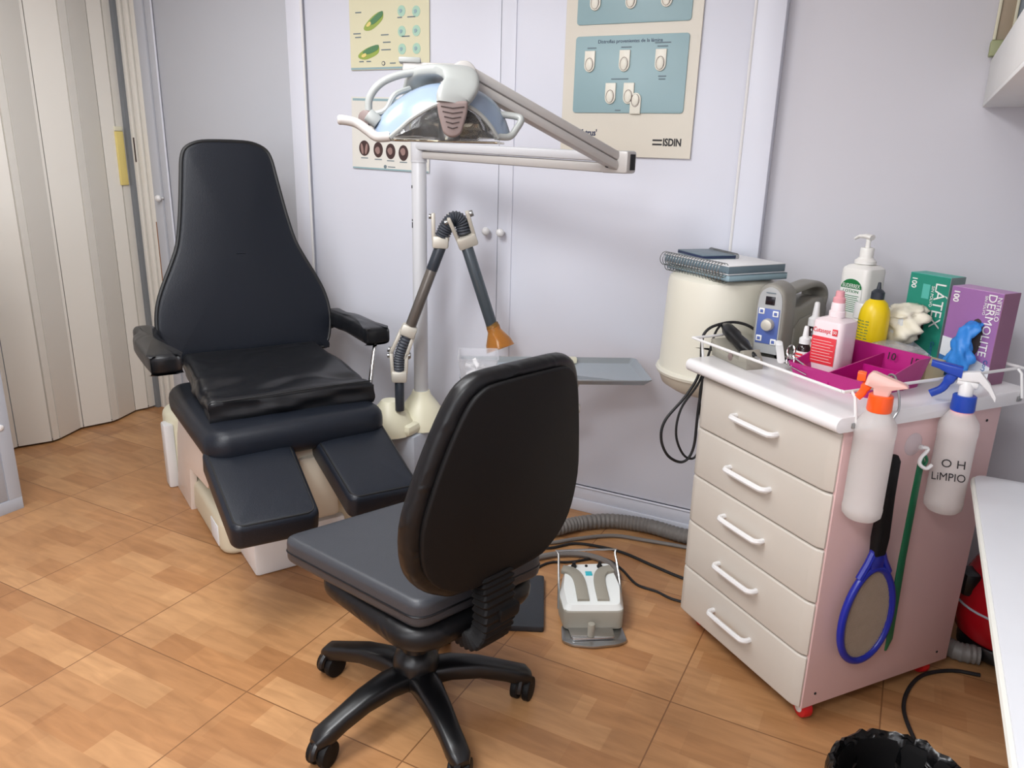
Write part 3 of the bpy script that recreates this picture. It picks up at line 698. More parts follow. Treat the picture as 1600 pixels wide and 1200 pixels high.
noz = MB().lathe([(.027, -.012), (.0275, .0), (.0275, .018), (.034, .03), (.055, .07), (.062, .10), (.060, .10), (.053, .07), (.031, .032), (.025, .015)], 28, T=Matrix.Translation((.338, 0, .842)) @ zz, cap=False).build('funnel_nozzle', 'amber', sa)
MB().lathe([(.0285, .0), (.0292, .004), (.0285, .02)], 28, T=Matrix.Translation((.338, 0, .842)) @ zz, cap=False).build('nozzle_collar', 'amber', noz)

# ================================================================== TRAY with arm
tr = thing('instrument_tray', 'grey metal instrument tray on a swing arm behind the office chair', 'tray', (-.77, 2.64, .735), 30)
def trayshell(L_, W_, h, th=.004):
    o1 = rrect(-L_, 0, 0, W_, .02, 4); o2 = rrect(-L_+.018, -.018, .018, W_-.018, .012, 4); o3 = rrect(-L_+.022, -.022, .022, W_-.022, .010, 4); o0 = rrect(-L_-.004, .004, -.004, W_+.004, .022, 4)
    return MB().rings([[(a, b_, .002) for a, b_ in o3], [(a, b_, -.000) for a, b_ in o2], [(a, b_, h-.004) for a, b_ in o0], [(a, b_, h) for a, b_ in o0], [(a, b_, h) for a, b_ in o1], [(a, b_, .008) for a, b_ in o2], [(a, b_, .005) for a, b_ in o3]])
trayshell(.70, .315, .024).build('tray_pan', 'tray', tr)
MB().beam((-.26, .10, -.006), (-.30, .10, -.12), .045, .02, .004).build('support_post', 'arm', tr)
MB().cyl((-.245, .10, -.12), (-.56, .10, -.12), .018, 16).build('swing_arm', 'arm', tr)
MB().cyl((-.55, .10, -.73), (-.55, .10, -.10), .02, 16).build('column', 'arm', tr)
MB().lathe([(.09, -.735), (.09, -.72), (.02, -.70)], 24, T=TR(-.55, .10, 0)).build('foot', 'arm', tr)
MB().box(-.34, -.24, .28, .31, .008, .030, .004).build('tray_clip', 'cream', tr)
# clear box with bits on the tray
cb = thing('plastic_box', 'clear plastic container of wrapped supplies on the instrument tray', 'container', (-1.335, 2.345, .745), 30)
cb.scale = (.52, .95, .95)
mb = MB(); mb.rings([rr_ for rr_ in ([(a, b_, 0) for a, b_ in rrect(-.115, .115, -.07, .07, .012)], [(a, b_, .10) for a, b_ in rrect(-.135, .135, -.085, .085, .014)], [(a, b_, .104) for a, b_ in rrect(-.142, .142, -.092, .092, .016)], [(a, b_, .104) for a, b_ in rrect(-.131, .131, -.081, .081, .013)], [(a, b_, .004) for a, b_ in rrect(-.111, .111, -.066, .066, .012)])])
mb.build('box', 'clearbox', cb)
mb = MB()
for k in range(7):
    a = random.uniform(0, 180); mb.box(-.035, .035, -.012, .012, -.002, .002, .001, T=TR(random.uniform(-.06, .06), random.uniform(-.03, .03), .014+.009*k, random.uniform(-14, 14), random.uniform(-14, 14), a))
mb.build('wrapped_supplies', 'paper', cb)

# ================================================================== IVORY TANK
tk = thing('ivory_tank', 'cream cylindrical tank unit on a pedestal beneath the notebooks', 'tank unit', (-.585, 2.77, 0))
MB().lathe([(.0, 1.155), (.12, 1.155), (.165, 1.150), (.180, 1.138), (.184, 1.12), (.188, 1.0), (.193, .83), (.195, .81)], 48, cap=False).build('drum', 'tank', tk)
MB().lathe([(.19, .813), (.201, .81), (.205, .80), (.201, .79), (.18, .787)], 48, cap=False).build('rim', 'tank', tk)
MB().lathe([(.195, .79), (.18, .75), (.14, .725), (.08, .71)], 40).build('underside', 'tankd', tk)
MB().lathe([(.12, .73), (.08, .60), (.05, .5), (.045, .3), (.045, .03)], 24, T=TR(.10, -.01, 0)).build('pedestal', 'tankd', tk)
MB().lathe([(.085, .0), (.085, .02), (.05, .04)], 28, T=TR(.10, -.01, 0)).build('foot', 'tankd', tk)
MB().lathe([(.018, -.03), (.022, 0), (.018, .03)], 14, T=TR(-.0, -.05, .60, 0, 20)).build('drain_knob', 'whitep', tk)
# notebooks
def notebook(label, T, L_, W_, th, cover, spiral_len, r, n, edge='paper', spside=0):
    nb = thing('spiral_notebook', label, 'notebook', group='spiral notebooks piled on the cream tank', T=T)
    MB().box(-L_/2, L_/2, -W_/2, W_/2, .003, th-.003, .001).build('pages', edge, nb)
    MB().box(-L_/2, L_/2, -W_/2, W_/2, 0, .003, .001).build('back_cover', cover, nb)
    MB().box(-L_/2, L_/2, -W_/2, W_/2, th-.003, th, .001).build('cover', cover, nb)
    mb = MB(); x = -L_/2 if spside == 0 else 0
    for i in range(n):
        y = -spiral_len/2+spiral_len*i/(n-1)
        if spside == 0: mb.tube([V(-L_/2-r*.35+r*cos(a), y, th/2+r*sin(a)) for a in [2*pi*k/12 for k in range(12)]], .0016, 5, closed=True)
        else: mb.tube([V(L_/2+r*.35+r*cos(a), y, th/2+r*sin(a)) for a in [2*pi*k/12 for k in range(12)]], .0016, 5, closed=True)
    mb.build('spiral_binding', 'steel', nb); return nb
# ================================================================== CONTROL CART
CW = -38.3; CO = V(-.516, 2.344, 0)
ct = thing('drawer_cart', 'white five-drawer rolling cart with shade-tinted pinkish side panel and red castors', 'drawer cart', CO, CW)
MB().box(.004, .546, .02, .60, .062, .898, .002).build('carcass', 'cart', ct)
MB().box(.546, .557, .006, .604, .06, .90, .0015).build('side_panel', 'side', ct)
MB().box(-.003, .006, .02, .604, .06, .90, .0015).build('side_panel', 'cart', ct)
dz = [.062, .228, .394, .556, .722, .893]
dz = [.062, .232, .399, .562, .725, .893]
for i in range(5):
    z0, z1 = dz[i], dz[i+1]-.004
    d = MB()
    o2 = [(0, 0), (0, .018), (.552, .018), (.552, 0), (.535, -.010), (.52, -.012), (.03, -.012), (.01, -.010)]
    d.prism(o2, z0, z1, .006, 3)
    dr = d.build('drawer', 'cart', ct)
    cx = .262; zc = z0+(z1-z0)*.56
    pth = [(cx-.085, -.008, zc), (cx-.085, -.026, zc), (cx-.078, -.036, zc), (cx-.06, -.040, zc), (cx+.06, -.040, zc), (cx+.078, -.036, zc), (cx+.085, -.026, zc), (cx+.085, -.008, zc)]
    MB().tube(cr(pth, 3), .0085, 8).build('handle', 'whitep', dr)
ctp = MB()
wp = [(.69, .902), (.69, .942), (.6, .942), (.0, .942), (-.02, .942)]+[(-.032-.018*sin(t), .922+.020*cos(t)) for t in [pi*i/10 for i in range(11)]]+[(-.02, .902)]
ctp.prism(wp, -.035, .575, .0015, T=Matrix(((0, 0, 1, 0), (1, 0, 0, 0), (0, 1, 0, 0), (0, 0, 0, 1))))
ctp.build('worktop', 'top', ct)
mb = MB()
for z in (.10, .86):
    for v in (.05, .55): mb.cyl((.557, v, z), (.559, v, z), .004, 10)
mb.build('screw_caps', 'gap', ct)
for u, v in ((.04, .06), (.522, .05), (.04, .55), (.51, .55)):
    wz = bpy.data.objects.new('castor', None); C.objects.link(wz); wz.parent = ct; wz.location = V(u, v, 0)*S
    MB().cyl((-.014, 0, .032), (.014, 0, .032), .032, 20, T=TR(0, 0, 0, 0, 0, 78)).build('wheel', 'redw', wz)
    MB().cyl((-.017, 0, .032), (.017, 0, .032), .017, 16, T=TR(0, 0, 0, 0, 0, 78)).build('hub', 'whitep', wz)
    MB().box(-.018, .018, -.016, .016, .050, .062, .002).build('fork', 'steel', wz)
# wire rail
rl = MB().tube(cr([(-.09, .135, 1.0), (-.062, .10, 1.0), (-.058, .0, 1.0), (-.045, -.012, 1.0), (.1, -.014, 1.0), (.5, -.014, 1.0), (.54, -.012, 1.0), (.548, .0, 1.0), (.548, .1, 1.0), (.548, .62, 1.0), (.548, .66, 1.0), (.54, .67, 1.0), (.4, .672, 1.0)], 5), .0045, 8)
for u, v in ((-.053, .02), (.562, .012), (.566, .645)): rl.tube([(u-.012, v, 1.0), (u, v, .99), (u+.014, v, .93), (u+.016, v, .922)], .004, 8)
rl.build('wire_rail', 'whitep', ct)
mb = MB()
for v in (.012, .645): mb.box(.575, .579, v-.012, v+.006, .912, .926, .001)
mb.build('rail_clip', 'steel', ct)

def CT(u, v, z=.942, rz=0):
    a = R(CW); return Matrix.Translation((CO.x+u*cos(a)-v*sin(a), CO.y+u*sin(a)+v*cos(a), z)) @ Matrix.Rotation(R(CW+rz), 4, 'Z')
def onc(name, label, cat, u, v, z=.942, rz=0, group=None): return thing(name, label, cat, group=group, T=CT(u, v, z, rz))

# notebooks on the tank
T0 = Matrix.Translation((-.58, 2.76, 1.156)) @ Matrix.Rotation(R(52), 4, 'Z')
notebook('slate spiral notebook lying directly on the cream tank', T0 @ Matrix.Translation((.01, 0, 0)), .25, .34, .022, 'notec', .31, .018, 20, 'notel')
notebook('thick white-topped spiral notebook second in the pile on the tank', T0 @ Matrix.Translation((.0, .005, .022)) @ Matrix.Rotation(R(2), 4, 'Z'), .25, .34, .030, 'paper', .31, .024, 22, 'notec')
notebook('small grey spiral notebook on top of the pile', T0 @ Matrix.Translation((-.025, .07, .052)) @ Matrix.Rotation(R(-8), 4, 'Z'), .13, .18, .014, 'notec', .165, .012, 20, 'navy', 1)

# control unit
cu = onc('control_unit', 'grey podiatry drill control unit with blue button panel and carry handle', 'drill control unit', .028, .206, .942, 26)
cu.scale = (.94, 1, .94)
sp = [(-.045, 0), (.045, 0), (.05, .01), (.052, .12), (.05, .20), (.035, .235), (.0, .25), (-.035, .235), (-.05, .20), (-.052, .12), (-.05, .01)]
spo = [(v.x, v.y) for v in cr([(a, b_, 0) for a, b_ in sp], 3, True)]
YZ = Matrix.Rotation(pi/2, 4, 'X')
cb_ = MB().prism(spo, -.10, 0, .014, 3, T=YZ @ Matrix.Identity(4))
cb_.build('front_housing', 'ctrl', cu)
MB().prism([(0.05, 0), (.40, 0), (.42, .02), (.42, .12), (.36, .165), (.28, .17), (.16, .155), (.05, .17)], -.05, .05, .015, 3, T=Matrix(((0, 0, 1, 0), (1, 0, 0, 0), (0, 1, 0, 0), (0, 0, 0, 1)))).build('rear_housing', 'ctrl', cu)
MB().prism([(0.10, .01), (.37, .01), (.38, .10), (.30, .12), (.15, .115), (.10, .09)], .045, .056, .006, 2, T=Matrix(((0, 0, 1, 0), (1, 0, 0, 0), (0, 1, 0, 0), (0, 0, 0, 1)))).build('side_bulge', 'ctrl', cu)
ribbon(cr([(0, .04, .205), (0, .10, .208), (0, .22, .212), (0, .33, .212), (0, .39, .195), (0, .41, .16), (0, .40, .13), (0, .40, .08)], 4), [.06, .05, .05, .06, .078, .08, .08], .013, MB(), V(1, 0, 0)).build('carry_handle', 'ctrl', cu)
MB().prism([(a*.80, .012+b_*.90) for a, b_ in spo], -.0, .0025, .0008, T=Matrix.Translation((0, .0012, 0)) @ YZ).build('face_plate', 'ctrlf', cu)
fp_ = bpy.data.objects['face_plate']
MB().box(-.037, .037, -.0032, .0, .045, .165, .0015).build('blue_panel', 'blue', fp_)
MB().box(-.016, .016, -.0034, 0, .178, .206, .001).build('display', 'screen', fp_)
kn = MB().lathe([(.021, 0), (.021, .012), (.018, .020), (.012, .022)], 24, T=TR(.003, -.002, .112, 90)).build('dial', 'alu', cu)
for x, z, s_ in ((-.024, .155, 'o'), (.024, .150, 'p'), (-.024, .062, 'c'), (.026, .055, 'i')):
    bt = MB().box(x-.010, x+.010, -.0055, -.001, z-.010, z+.010, .002).build('button', 'label', fp_)
    MB().box(x-.0055, x+.0055, -.0062, -.004, z-.0055, z+.0055, .001).build('button_symbol', 'blue', bt)
MB().box(-.016, .016, -.0036, -.002, .2165, .2195, 0).build('faint_caption', 'greyink', fp_)
MB().cyl((.0505, .07, .02), (.0535, .07, .02), .006, 12).box(.05, .053, .10, .13, .0, .03, .001).build('side_screw', 'gap', cu)
# cradle and handpiece
hc = onc('handpiece_cradle', 'grey sloped cradle holding the black drill handpiece', 'handpiece stand', .06, .075, .942, -6)
MB().prism([(-.10, 0), (.085, 0), (.085, .02), (.06, .055), (.045, .05), (.04, .022), (-.055, .03), (-.10, .055), (-.115, .05)], -.03, .03, .003, T=YZ).build('stand', 'fcg', hc)
MB().cyl((.0, -.031, .02), (.0, -.028, .02), .012, 12).build('badge', 'taupe', hc)
hp = onc('drill_handpiece', 'black drill handpiece resting in the grey cradle', 'drill handpiece', .05, .08, .942, -6)
MB().tube([(-.12, .02, .086), (-.10, .02, .083), (-.09, .018, .080), (-.045, .012, .070), (-.035, .01, .067), (.015, .004, .055), (.035, .0, .050), (.06, 0, .044), (.085, 0, .038)], [.010, .018, .021, .023, .019, .022, .018, .012, .007], 18).build('grip', 'blackp', hp)
MB().tube([(.083, 0, .038), (.108, 0, .034)], .004, 10).build('chuck', 'chrome', hp)
# cables
def cable(name, label, pts_, r, m, T=None, cat='cable'):
    mb = MB().tube(cr(pts_, 8), r, 8); o = mb.build(name, m)
    if T is not None:
        Q = T.copy(); Q.translation = T.translation*S; o.matrix_world = Q
    return tag(o, label, cat)
TCc = CT(0, 0, 0)
cable('power_cable', 'black cable looping from the control unit and hanging low beside the tank', [(.02, .30, .955), (-.02, .25, .99), (-.055, .19, 1.03), (-.075, .12, 1.035), (-.085, .05, 1.0), (-.08, .045, .88), (-.09, .01, .80), (-.10, -.06, .716), (-.10, -.07, .65), (-.10, -.035, .585), (-.09, .02, .56), (-.08, .05, .61), (-.075, .05, .75), (-.075, .06, .90)], .0048, 'rubber', TCc)
cable('handpiece_cable', 'thin black handpiece cable hanging in a narrow inner loop at the cart', [(-.07, .105, 1.035), (-.09, .10, 1.0), (-.085, .08, .94), (-.085, .05, .84), (-.095, -.005, .75), (-.095, -.015, .66), (-.09, .02, .585), (-.08, .06, .575), (-.075, .075, .65), (-.075, .05, .80), (-.075, .07, .92)], .004, 'rubber', TCc)

# ---------------- bottles
def sqbottle(t, w_, h, m, neck=.018, sh=.03, nh=.02, sq=6, dy=1):
    s2 = w_/2
    MB().lathe([(s2*.92, 0), (s2, .006), (s2, h-sh*.6), (s2*.96, h-sh*.35), (s2*.75, h-sh*.1), (neck*1.3, h), (neck, h+.004), (neck, h+nh)], 40, sq=sq, sy=dy).build('body', m, t)
pb_ = onc('pump_bottle', 'tall white square pump bottle with green oval label', 'pump bottle', .02, .60, .942, 6)
sqbottle(pb_, .105, .28, 'bottle', .02, .035, .012)
PT = TR(0, 0, -.02)
mb = MB().lathe([(.034, .302), (.034, .312), (.026, .318), (.024, .322)], 24, T=PT).lathe([(.021, .318), (.022, .35), (.02, .354)], 20, T=PT).lathe([(.008, .35), (.008, .385)], 12, T=PT)
mb.tube([(.012, 0, .387), (-.01, 0, .390), (-.035, 0, .388), (-.052, -.0, .378)], [.014, .012, .008, .006], 10, flat=.7, T=PT); mb.build('pump', 'bottle', pb_)
lb = MB(); lb.prism([(-.04, .12), (.04, .12)]+[(.04*cos(a), .205+.032*sin(a)) for a in [pi*i/12 for i in range(13)]], 0, .001, T=Matrix.Translation((0, -.0522, 0)) @ YZ); lbo = lb.build('label', 'label', pb_)
MB().prism([(-.039, .203)]+[(.039*cos(a), .203+.031*sin(a)) for a in [pi-pi*i/12 for i in range(13)]], 0, .0015, T=Matrix.Translation((0, -.0528, 0)) @ YZ).build('green_arch', 'green', lbo)
text('EUDERREX', .018, 'label', lbo, FACE(0, -.0548, .211), bold=.0003, sx=.75); text('LOTION', .013, 'green', lbo, FACE(0, -.0536, .193), sx=1.2)
for k in range(9): MB().box(-.032+.003*(k % 3), .032-.004*(k % 2), -.0538, -.053, .178-.0065*k, .180-.0065*k, 0).build('print_line', 'green', lbo)
# magenta organiser
mg = onc('organiser_tray', 'magenta plastic organiser tray marked 10 and 15 near the cart front corner', 'organiser tray', .338, .262, .942, 8)
def openbox(x0, x1, y0, y1, h, th, m, parent, flare=.012, front_h=None):
    mb = MB()
    def R_(g, z, f_): return [(a*(1+f_), b_*(1+f_), z) for a, b_ in rrect(x0+g, x1-g, y0+g, y1-g, .012, 3)]
    mb.rings([R_(0, 0, -.06), R_(0, h, 0), R_(th, h, 0), R_(th, th, -.06)])
    return mb.build('tray', m, parent)
mgb = MB()
def zr(x, y):   # rim height: low at the near side, high at the far side
    t = (y+.135)/.27; return .045+.042*min(1, max(0, (t-.15)/.6))
o_out = rrect(-.135, .14, -.135, .135, .012, 4)
def dens(p, n=6):
    out = []
    for i in range(len(p)):
        a, b_ = p[i], p[(i+1) % len(p)]; d = math.hypot(b_[0]-a[0], b_[1]-a[1]); k = max(1, int(d/.025))
        for j in range(k): out.append((a[0]+(b_[0]-a[0])*j/k, a[1]+(b_[1]-a[1])*j/k))
    return out
oo = dens(o_out)
mgb.rings([[(x*.88, y*.88, 0) for x, y in oo], [(x, y, zr(x, y)) for x, y in oo], [(x*.975, y*.975, zr(x, y)) for x, y in oo], [(x*.86, y*.86, .005) for x, y in oo]])
mgo = mgb.build('tray', 'mag', mg)
mb = MB()
def wallp(x0, y0, x1, y1, h0, h1, th=.004):
    d = V(x1-x0, y1-y0, 0).normalized(); n = V(-d.y, d.x, 0)*th/2
    a, b_ = V(x0, y0, 0), V(x1, y1, 0)
    mb.rings([[a-n+V(0, 0, .003), a+n+V(0, 0, .003), a+n+V(0, 0, h0), a-n+V(0, 0, h0)], [b_-n+V(0, 0, .003), b_+n+V(0, 0, .003), b_+n+V(0, 0, h1), b_-n+V(0, 0, h1)]])
wallp(.0, -.125, .0, .125, .042, .07); wallp(.0, .03, .13, .03, .05, .05)
mb.build('divider', 'mag', mgo)
text('10', .03, 'ink', mgo, FACE(.03, .1155, .066, 0) @ Matrix.Rotation(R(-8), 4, 'X'), name='handwritten_mark', bold=.0004)
text('15', .03, 'ink', mgo, FACE(.10, .1155, .066, 0) @ Matrix.Rotation(R(-8), 4, 'X'), name='handwritten_mark', bold=.0004)
# pink label bottle
pk = onc('disinfectant_bottle', 'square white bottle with red label standing in the magenta tray', 'bottle', .243, .262, .948, 14)
pk.scale = (1.05, 1.05, 1.2)
sqbottle(pk, .092, .135, 'pinkb', .016, .02, .006)
MB().lathe([(.022, .137), (.022, .150), (.019, .152), (.0185, .168), (.016, .172)], 20).build('collar', 'pinkb', pk)
MB().lathe([(.0165, .170), (.0165, .182), (.012, .186), (.0115, .198), (.009, .200)], 20).build('cap', 'pinkc', pk)
lb = MB().box(-.038, .034, -.0472, -.046, .022, .090, .0005).build('red_label', 'red', pk)
mb = MB()
for k in range(8): mb.box(-.034, .02+.008*(k % 2), -.0478, -.047, .080-.0072*k, .0808-.0072*k, 0)
mb.build('print_line', 'label', lb)
text('Cutasept', .016, 'red', pk, FACE(-.012, -.0466, .105), bold=.0004, sx=.9)
MB().box(.019, .034, -.0472, -.046, .097, .113, .0005).build('red_square', 'red', pk); text('50', .011, 'label', pk, FACE(.0265, -.0476, .105))
# droppers
def dropper(label, u, v, k):
    d = onc('dropper_bottle', label, 'dropper bottle', u, v, .942, 10, 'dropper bottles beside the control unit')
    MB().lathe([(.019, 0), (.0205, .004), (.0205, .058), (.017, .068), (.011, .074), (.011, .078)], 20).build('glass', 'brownb', d)
    MB().lathe([(.0212, .012), (.0212, .052)], 20, cap=False).build('label', 'label', d)
    MB().box(-.012, .012, -.0218, -.0205, .040, .046, 0).box(-.012, .008, -.0218, -.0205, .032, .036, 0).build('print', 'red', d)
    MB().lathe([(.0165, .074), (.0165, .090), (.009, .096), (.0065, .125), (.0045, .128)], 18).build('cap', 'whitep', d)
dropper('dark glass dropper bottle with white cap behind its twin', .085, .345, 1)
dropper('dark glass dropper bottle with white cap closest to the magenta tray', .168, .228, 0)
bpy.data.objects['dropper_bottle'].scale = (1.25, 1.25, 1.4)
# white cap bottle
wc = onc('white_jar', 'white lidded bottle between the pump bottle and yellow bottle', 'bottle', .105, .53, .942)
MB().lathe([(.03, 0), (.031, .004), (.031, .11), (.024, .122), (.022, .13)], 24).build('body', 'bottle', wc)
MB().lathe([(.031, .122), (.031, .165), (.027, .171)], 24).build('lid', 'whitep', wc)
# yellow bottle
yb = onc('yellow_bottle', 'yellow bottle with dark green nozzle cap and fine print', 'bottle', .185, .485, .942, 5)
yb.scale = (.88, .88, 1.06)
MB().lathe([(.048, 0), (.051, .005), (.051, .135), (.048, .155), (.036, .178), (.022, .188), (.020, .195)], 32).build('body', 'yel', yb)
MB().lathe([(.0225, .188), (.0225, .208), (.016, .214), (.008, .218), (.005, .236), (.003, .237)], 20).build('nozzle_cap', 'tubed', yb)
mb = MB()
for k in range(12):
    for q in range(5):
        a = R(215+q*17); mb.box(-.0065, .006-.004*((k+q) % 3 == 0), -.0006, 0, -.0011, .0011, 0, T=Matrix.Translation((.0514*cos(a), .0514*sin(a), .125-.0085*k)) @ Matrix.Rotation(a+pi/2, 4, 'Z'))
mb.build('print', 'greend', yb)
# cartons
wb = onc('white_carton', 'plain white carton behind the yellow bottle', 'carton', .205, .585, .942, 0)
MB().box(-.085, .03, -.035, .035, 0, .155, .002).build('box', 'lightcard', wb)
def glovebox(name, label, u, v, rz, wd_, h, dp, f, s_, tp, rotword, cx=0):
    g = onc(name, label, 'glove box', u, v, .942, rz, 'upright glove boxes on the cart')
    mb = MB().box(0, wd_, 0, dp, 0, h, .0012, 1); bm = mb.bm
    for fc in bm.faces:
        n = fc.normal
        fc.material_index = 1 if n.x > .7 else (2 if n.z > .7 else 0)  # side faces carry shade, top faces light, in their card colours
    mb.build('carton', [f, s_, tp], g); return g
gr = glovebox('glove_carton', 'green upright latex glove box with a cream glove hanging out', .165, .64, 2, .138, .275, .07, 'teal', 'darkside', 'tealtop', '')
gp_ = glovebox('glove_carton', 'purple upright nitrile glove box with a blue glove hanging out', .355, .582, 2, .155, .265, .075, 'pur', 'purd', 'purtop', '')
def quadp(name, pts_, m, parent, th=.0012, y=0):
    return MB().prism(pts_, 0, th, T=Matrix.Translation((0, y, 0)) @ YZ).build(name, m, parent)
quadp('white_swoosh', [(.0, .10), (.05, .06), (.138, .02), (.138, .001), (.0, .001)], 'lightcard', gr)
quadp('pale_window', [(.05, .20), (.075, .20), (.075, .245), (.05, .245)], 'tealtop', gr)
quadp('glove_slot', [(.055+.02*cos(a), .11+.05*sin(a)) for a in [2*pi*i/16 for i in range(16)]], 'slot', gr)
text('LÁTEX', .05, 'label', gr, FACE(.108, -.0012, .185, -90), bold=.0006, sx=.95); text('SIN POLVO', .013, 'label', gr, FACE(.085, -.0012, .21, -90)); text('100', .024, 'label', gr, FACE(.018, -.0012, .245, -90), bold=.0005)
text('Corysan', .017, 'bluecard', gr, FACE(.115, -.0016, .045, -90))
quadp('white_swoosh', [(.0, .115), (.035, .112), (.07, .08), (.155, .055), (.155, .001), (.0, .001)], 'lightcard', gp_)
quadp('blue_swoosh', [(.0, .06), (.03, .055), (.07, .02), (.08, .001), (.0, .001)], 'bluecard', gp_, .0018)
quadp('glove_slot', [(.095+.022*cos(a), .13+.055*sin(a)) for a in [2*pi*i/16 for i in range(16)]], 'slot', gp_, .0016)
text('DERMOLITE', .034, 'label', gp_, FACE(.124, -.0012, .17, -90), bold=.0006); text('NITRILO', .018, 'label', gp_, FACE(.145, -.0012, .22, -90), bold=.0003); text('SIN POLVO', .011, 'label', gp_, FACE(.107, -.0012, .225, -90)); text('100', .024, 'label', gp_, FACE(.018, -.0012, .238, -90), bold=.0005)
text('Corysan', .017, 'bluecard', gp_, FACE(.14, -.0022, .045, -90))
def glove(parent, name, path, rad, m, seed, label=None):
    rnd = random.Random(seed); pth = cr(path, 5); n = len(pth); rg = []; N = 26
    for i, p in enumerate(pth):
        t = i/(n-1)*(len(rad)-1); k = min(int(t), len(rad)-2); r_ = rad[k]+(rad[k+1]-rad[k])*(t-k)
        ring = []
        for j in range(N):
            a = 2*pi*j/N; wv = 1+.22*sin(3*a+i*.5+seed)+.16*sin(5*a-i*.8)+rnd.uniform(-.07, .07)
            ring.append(p+V(r_*wv*cos(a), r_*.62*wv*sin(a), rnd.uniform(-.002, .002)))
        rg.append(ring)
    return MB().rings(rg).build(name, m, parent, 180)
g1 = onc('latex_glove', 'crumpled cream latex glove hanging from the green box', 'glove', .15, .62, .95, 2)
g1.scale = (1.12, 1.0, 1.12)
glove(g1, 'cuff', [(.065, -.005, .155), (.06, -.03, .14), (.05, -.045, .11), (.055, -.05, .075), (.05, -.055, .04)], [.024, .048, .06, .062, .05, .018], 'latex', 3)
glove(g1, 'fingers', [(.05, -.045, .13), (.01, -.065, .12), (-.03, -.06, .10), (-.01, -.05, .045)], [.04, .048, .042, .018], 'latex', 8)
g2 = onc('nitrile_glove', 'blue nitrile glove hanging out of the purple box', 'glove', .355, .582, .942, 2)
glove(g2, 'cuff', [(.095, -.0, .175), (.093, -.022, .16), (.083, -.03, .12), (.085, -.032, .08), (.083, -.034, .04), (.09, -.03, .015)], [.016, .024, .022, .028, .034, .024, .012], 'bluegl', 5)
glove(g2, 'fingers', [(.075, -.035, .09), (.06, -.04, .06), (.062, -.04, .03)], [.014, .018, .010], 'bluegl', 11)
# beige box with clear film
kb_ = onc('beige_container', 'low beige box with clear film on top in front of the glove boxes', 'box', .30, .475, .942, 4)
MB().box(-.06, .12, -.04, .05, 0, .058, .003).build('body', 'kraft', kb_)
MB().box(-.075, .05, -.045, .055, .060, .070, .003).box(-.07, .04, -.04, .05, .071, .076, .002, T=TR(0, 0, 0, 0, 3, 6)).build('clear_lid', 'clearbox', kb_)
# scissors, file, in the tray
scs = onc('scissors', 'small chrome scissors lying in the magenta tray before the red-label bottle', 'scissors', .25, .135, .965, 0)
mb = MB()
for cx, cy, cz in ((-.05, .01, .042), (-.022, -.015, .022)):
    mb.tube([V(cx+.014*cos(a), cy+.003*sin(a), cz+.017*sin(a)) for a in [2*pi*i/16 for i in range(16)]], .0022, 6, closed=True)
mb.build('finger_rings', 'chrome', scs)
MB().beam((-.04, .008, .028), (.06, .0, .006), .008, .003, .001).beam((-.012, -.012, .012), (.06, .008, .012), .008, .003, .001).beam((-.04, -.02, .012), (.05, -.02, .0), .006, .003, .001).build('blades', 'chrome', scs)
nf = onc('nail_file', 'translucent white file sticking out of the magenta tray at the left', 'nail file', .155, .15, .985, -38)
MB().prism(rrect(-.09, .055, -.011, .011, .0108, 5), -.002, .002, .0008, T=TR(0, 0, 0, 0, 14)).build('blade', 'whitep', nf)
MB().prism(rrect(-.088, -.055, -.0095, .0095, .009, 5), .002, .0026, .0002, T=TR(0, 0, 0, 0, 14)).build('abrasive_tip', 'paper', nf)
tw = onc('tweezers', 'steel tweezers lying in the right compartment of the magenta tray', 'tweezers', .30, .17, .955, 30)
MB().beam((-.05, -.004, .0), (.05, 0, .002), .006, .002, .0005).beam((-.05, .004, .006), (.05, 0, .004), .006, .002, .0005).build('arms', 'steel', tw)

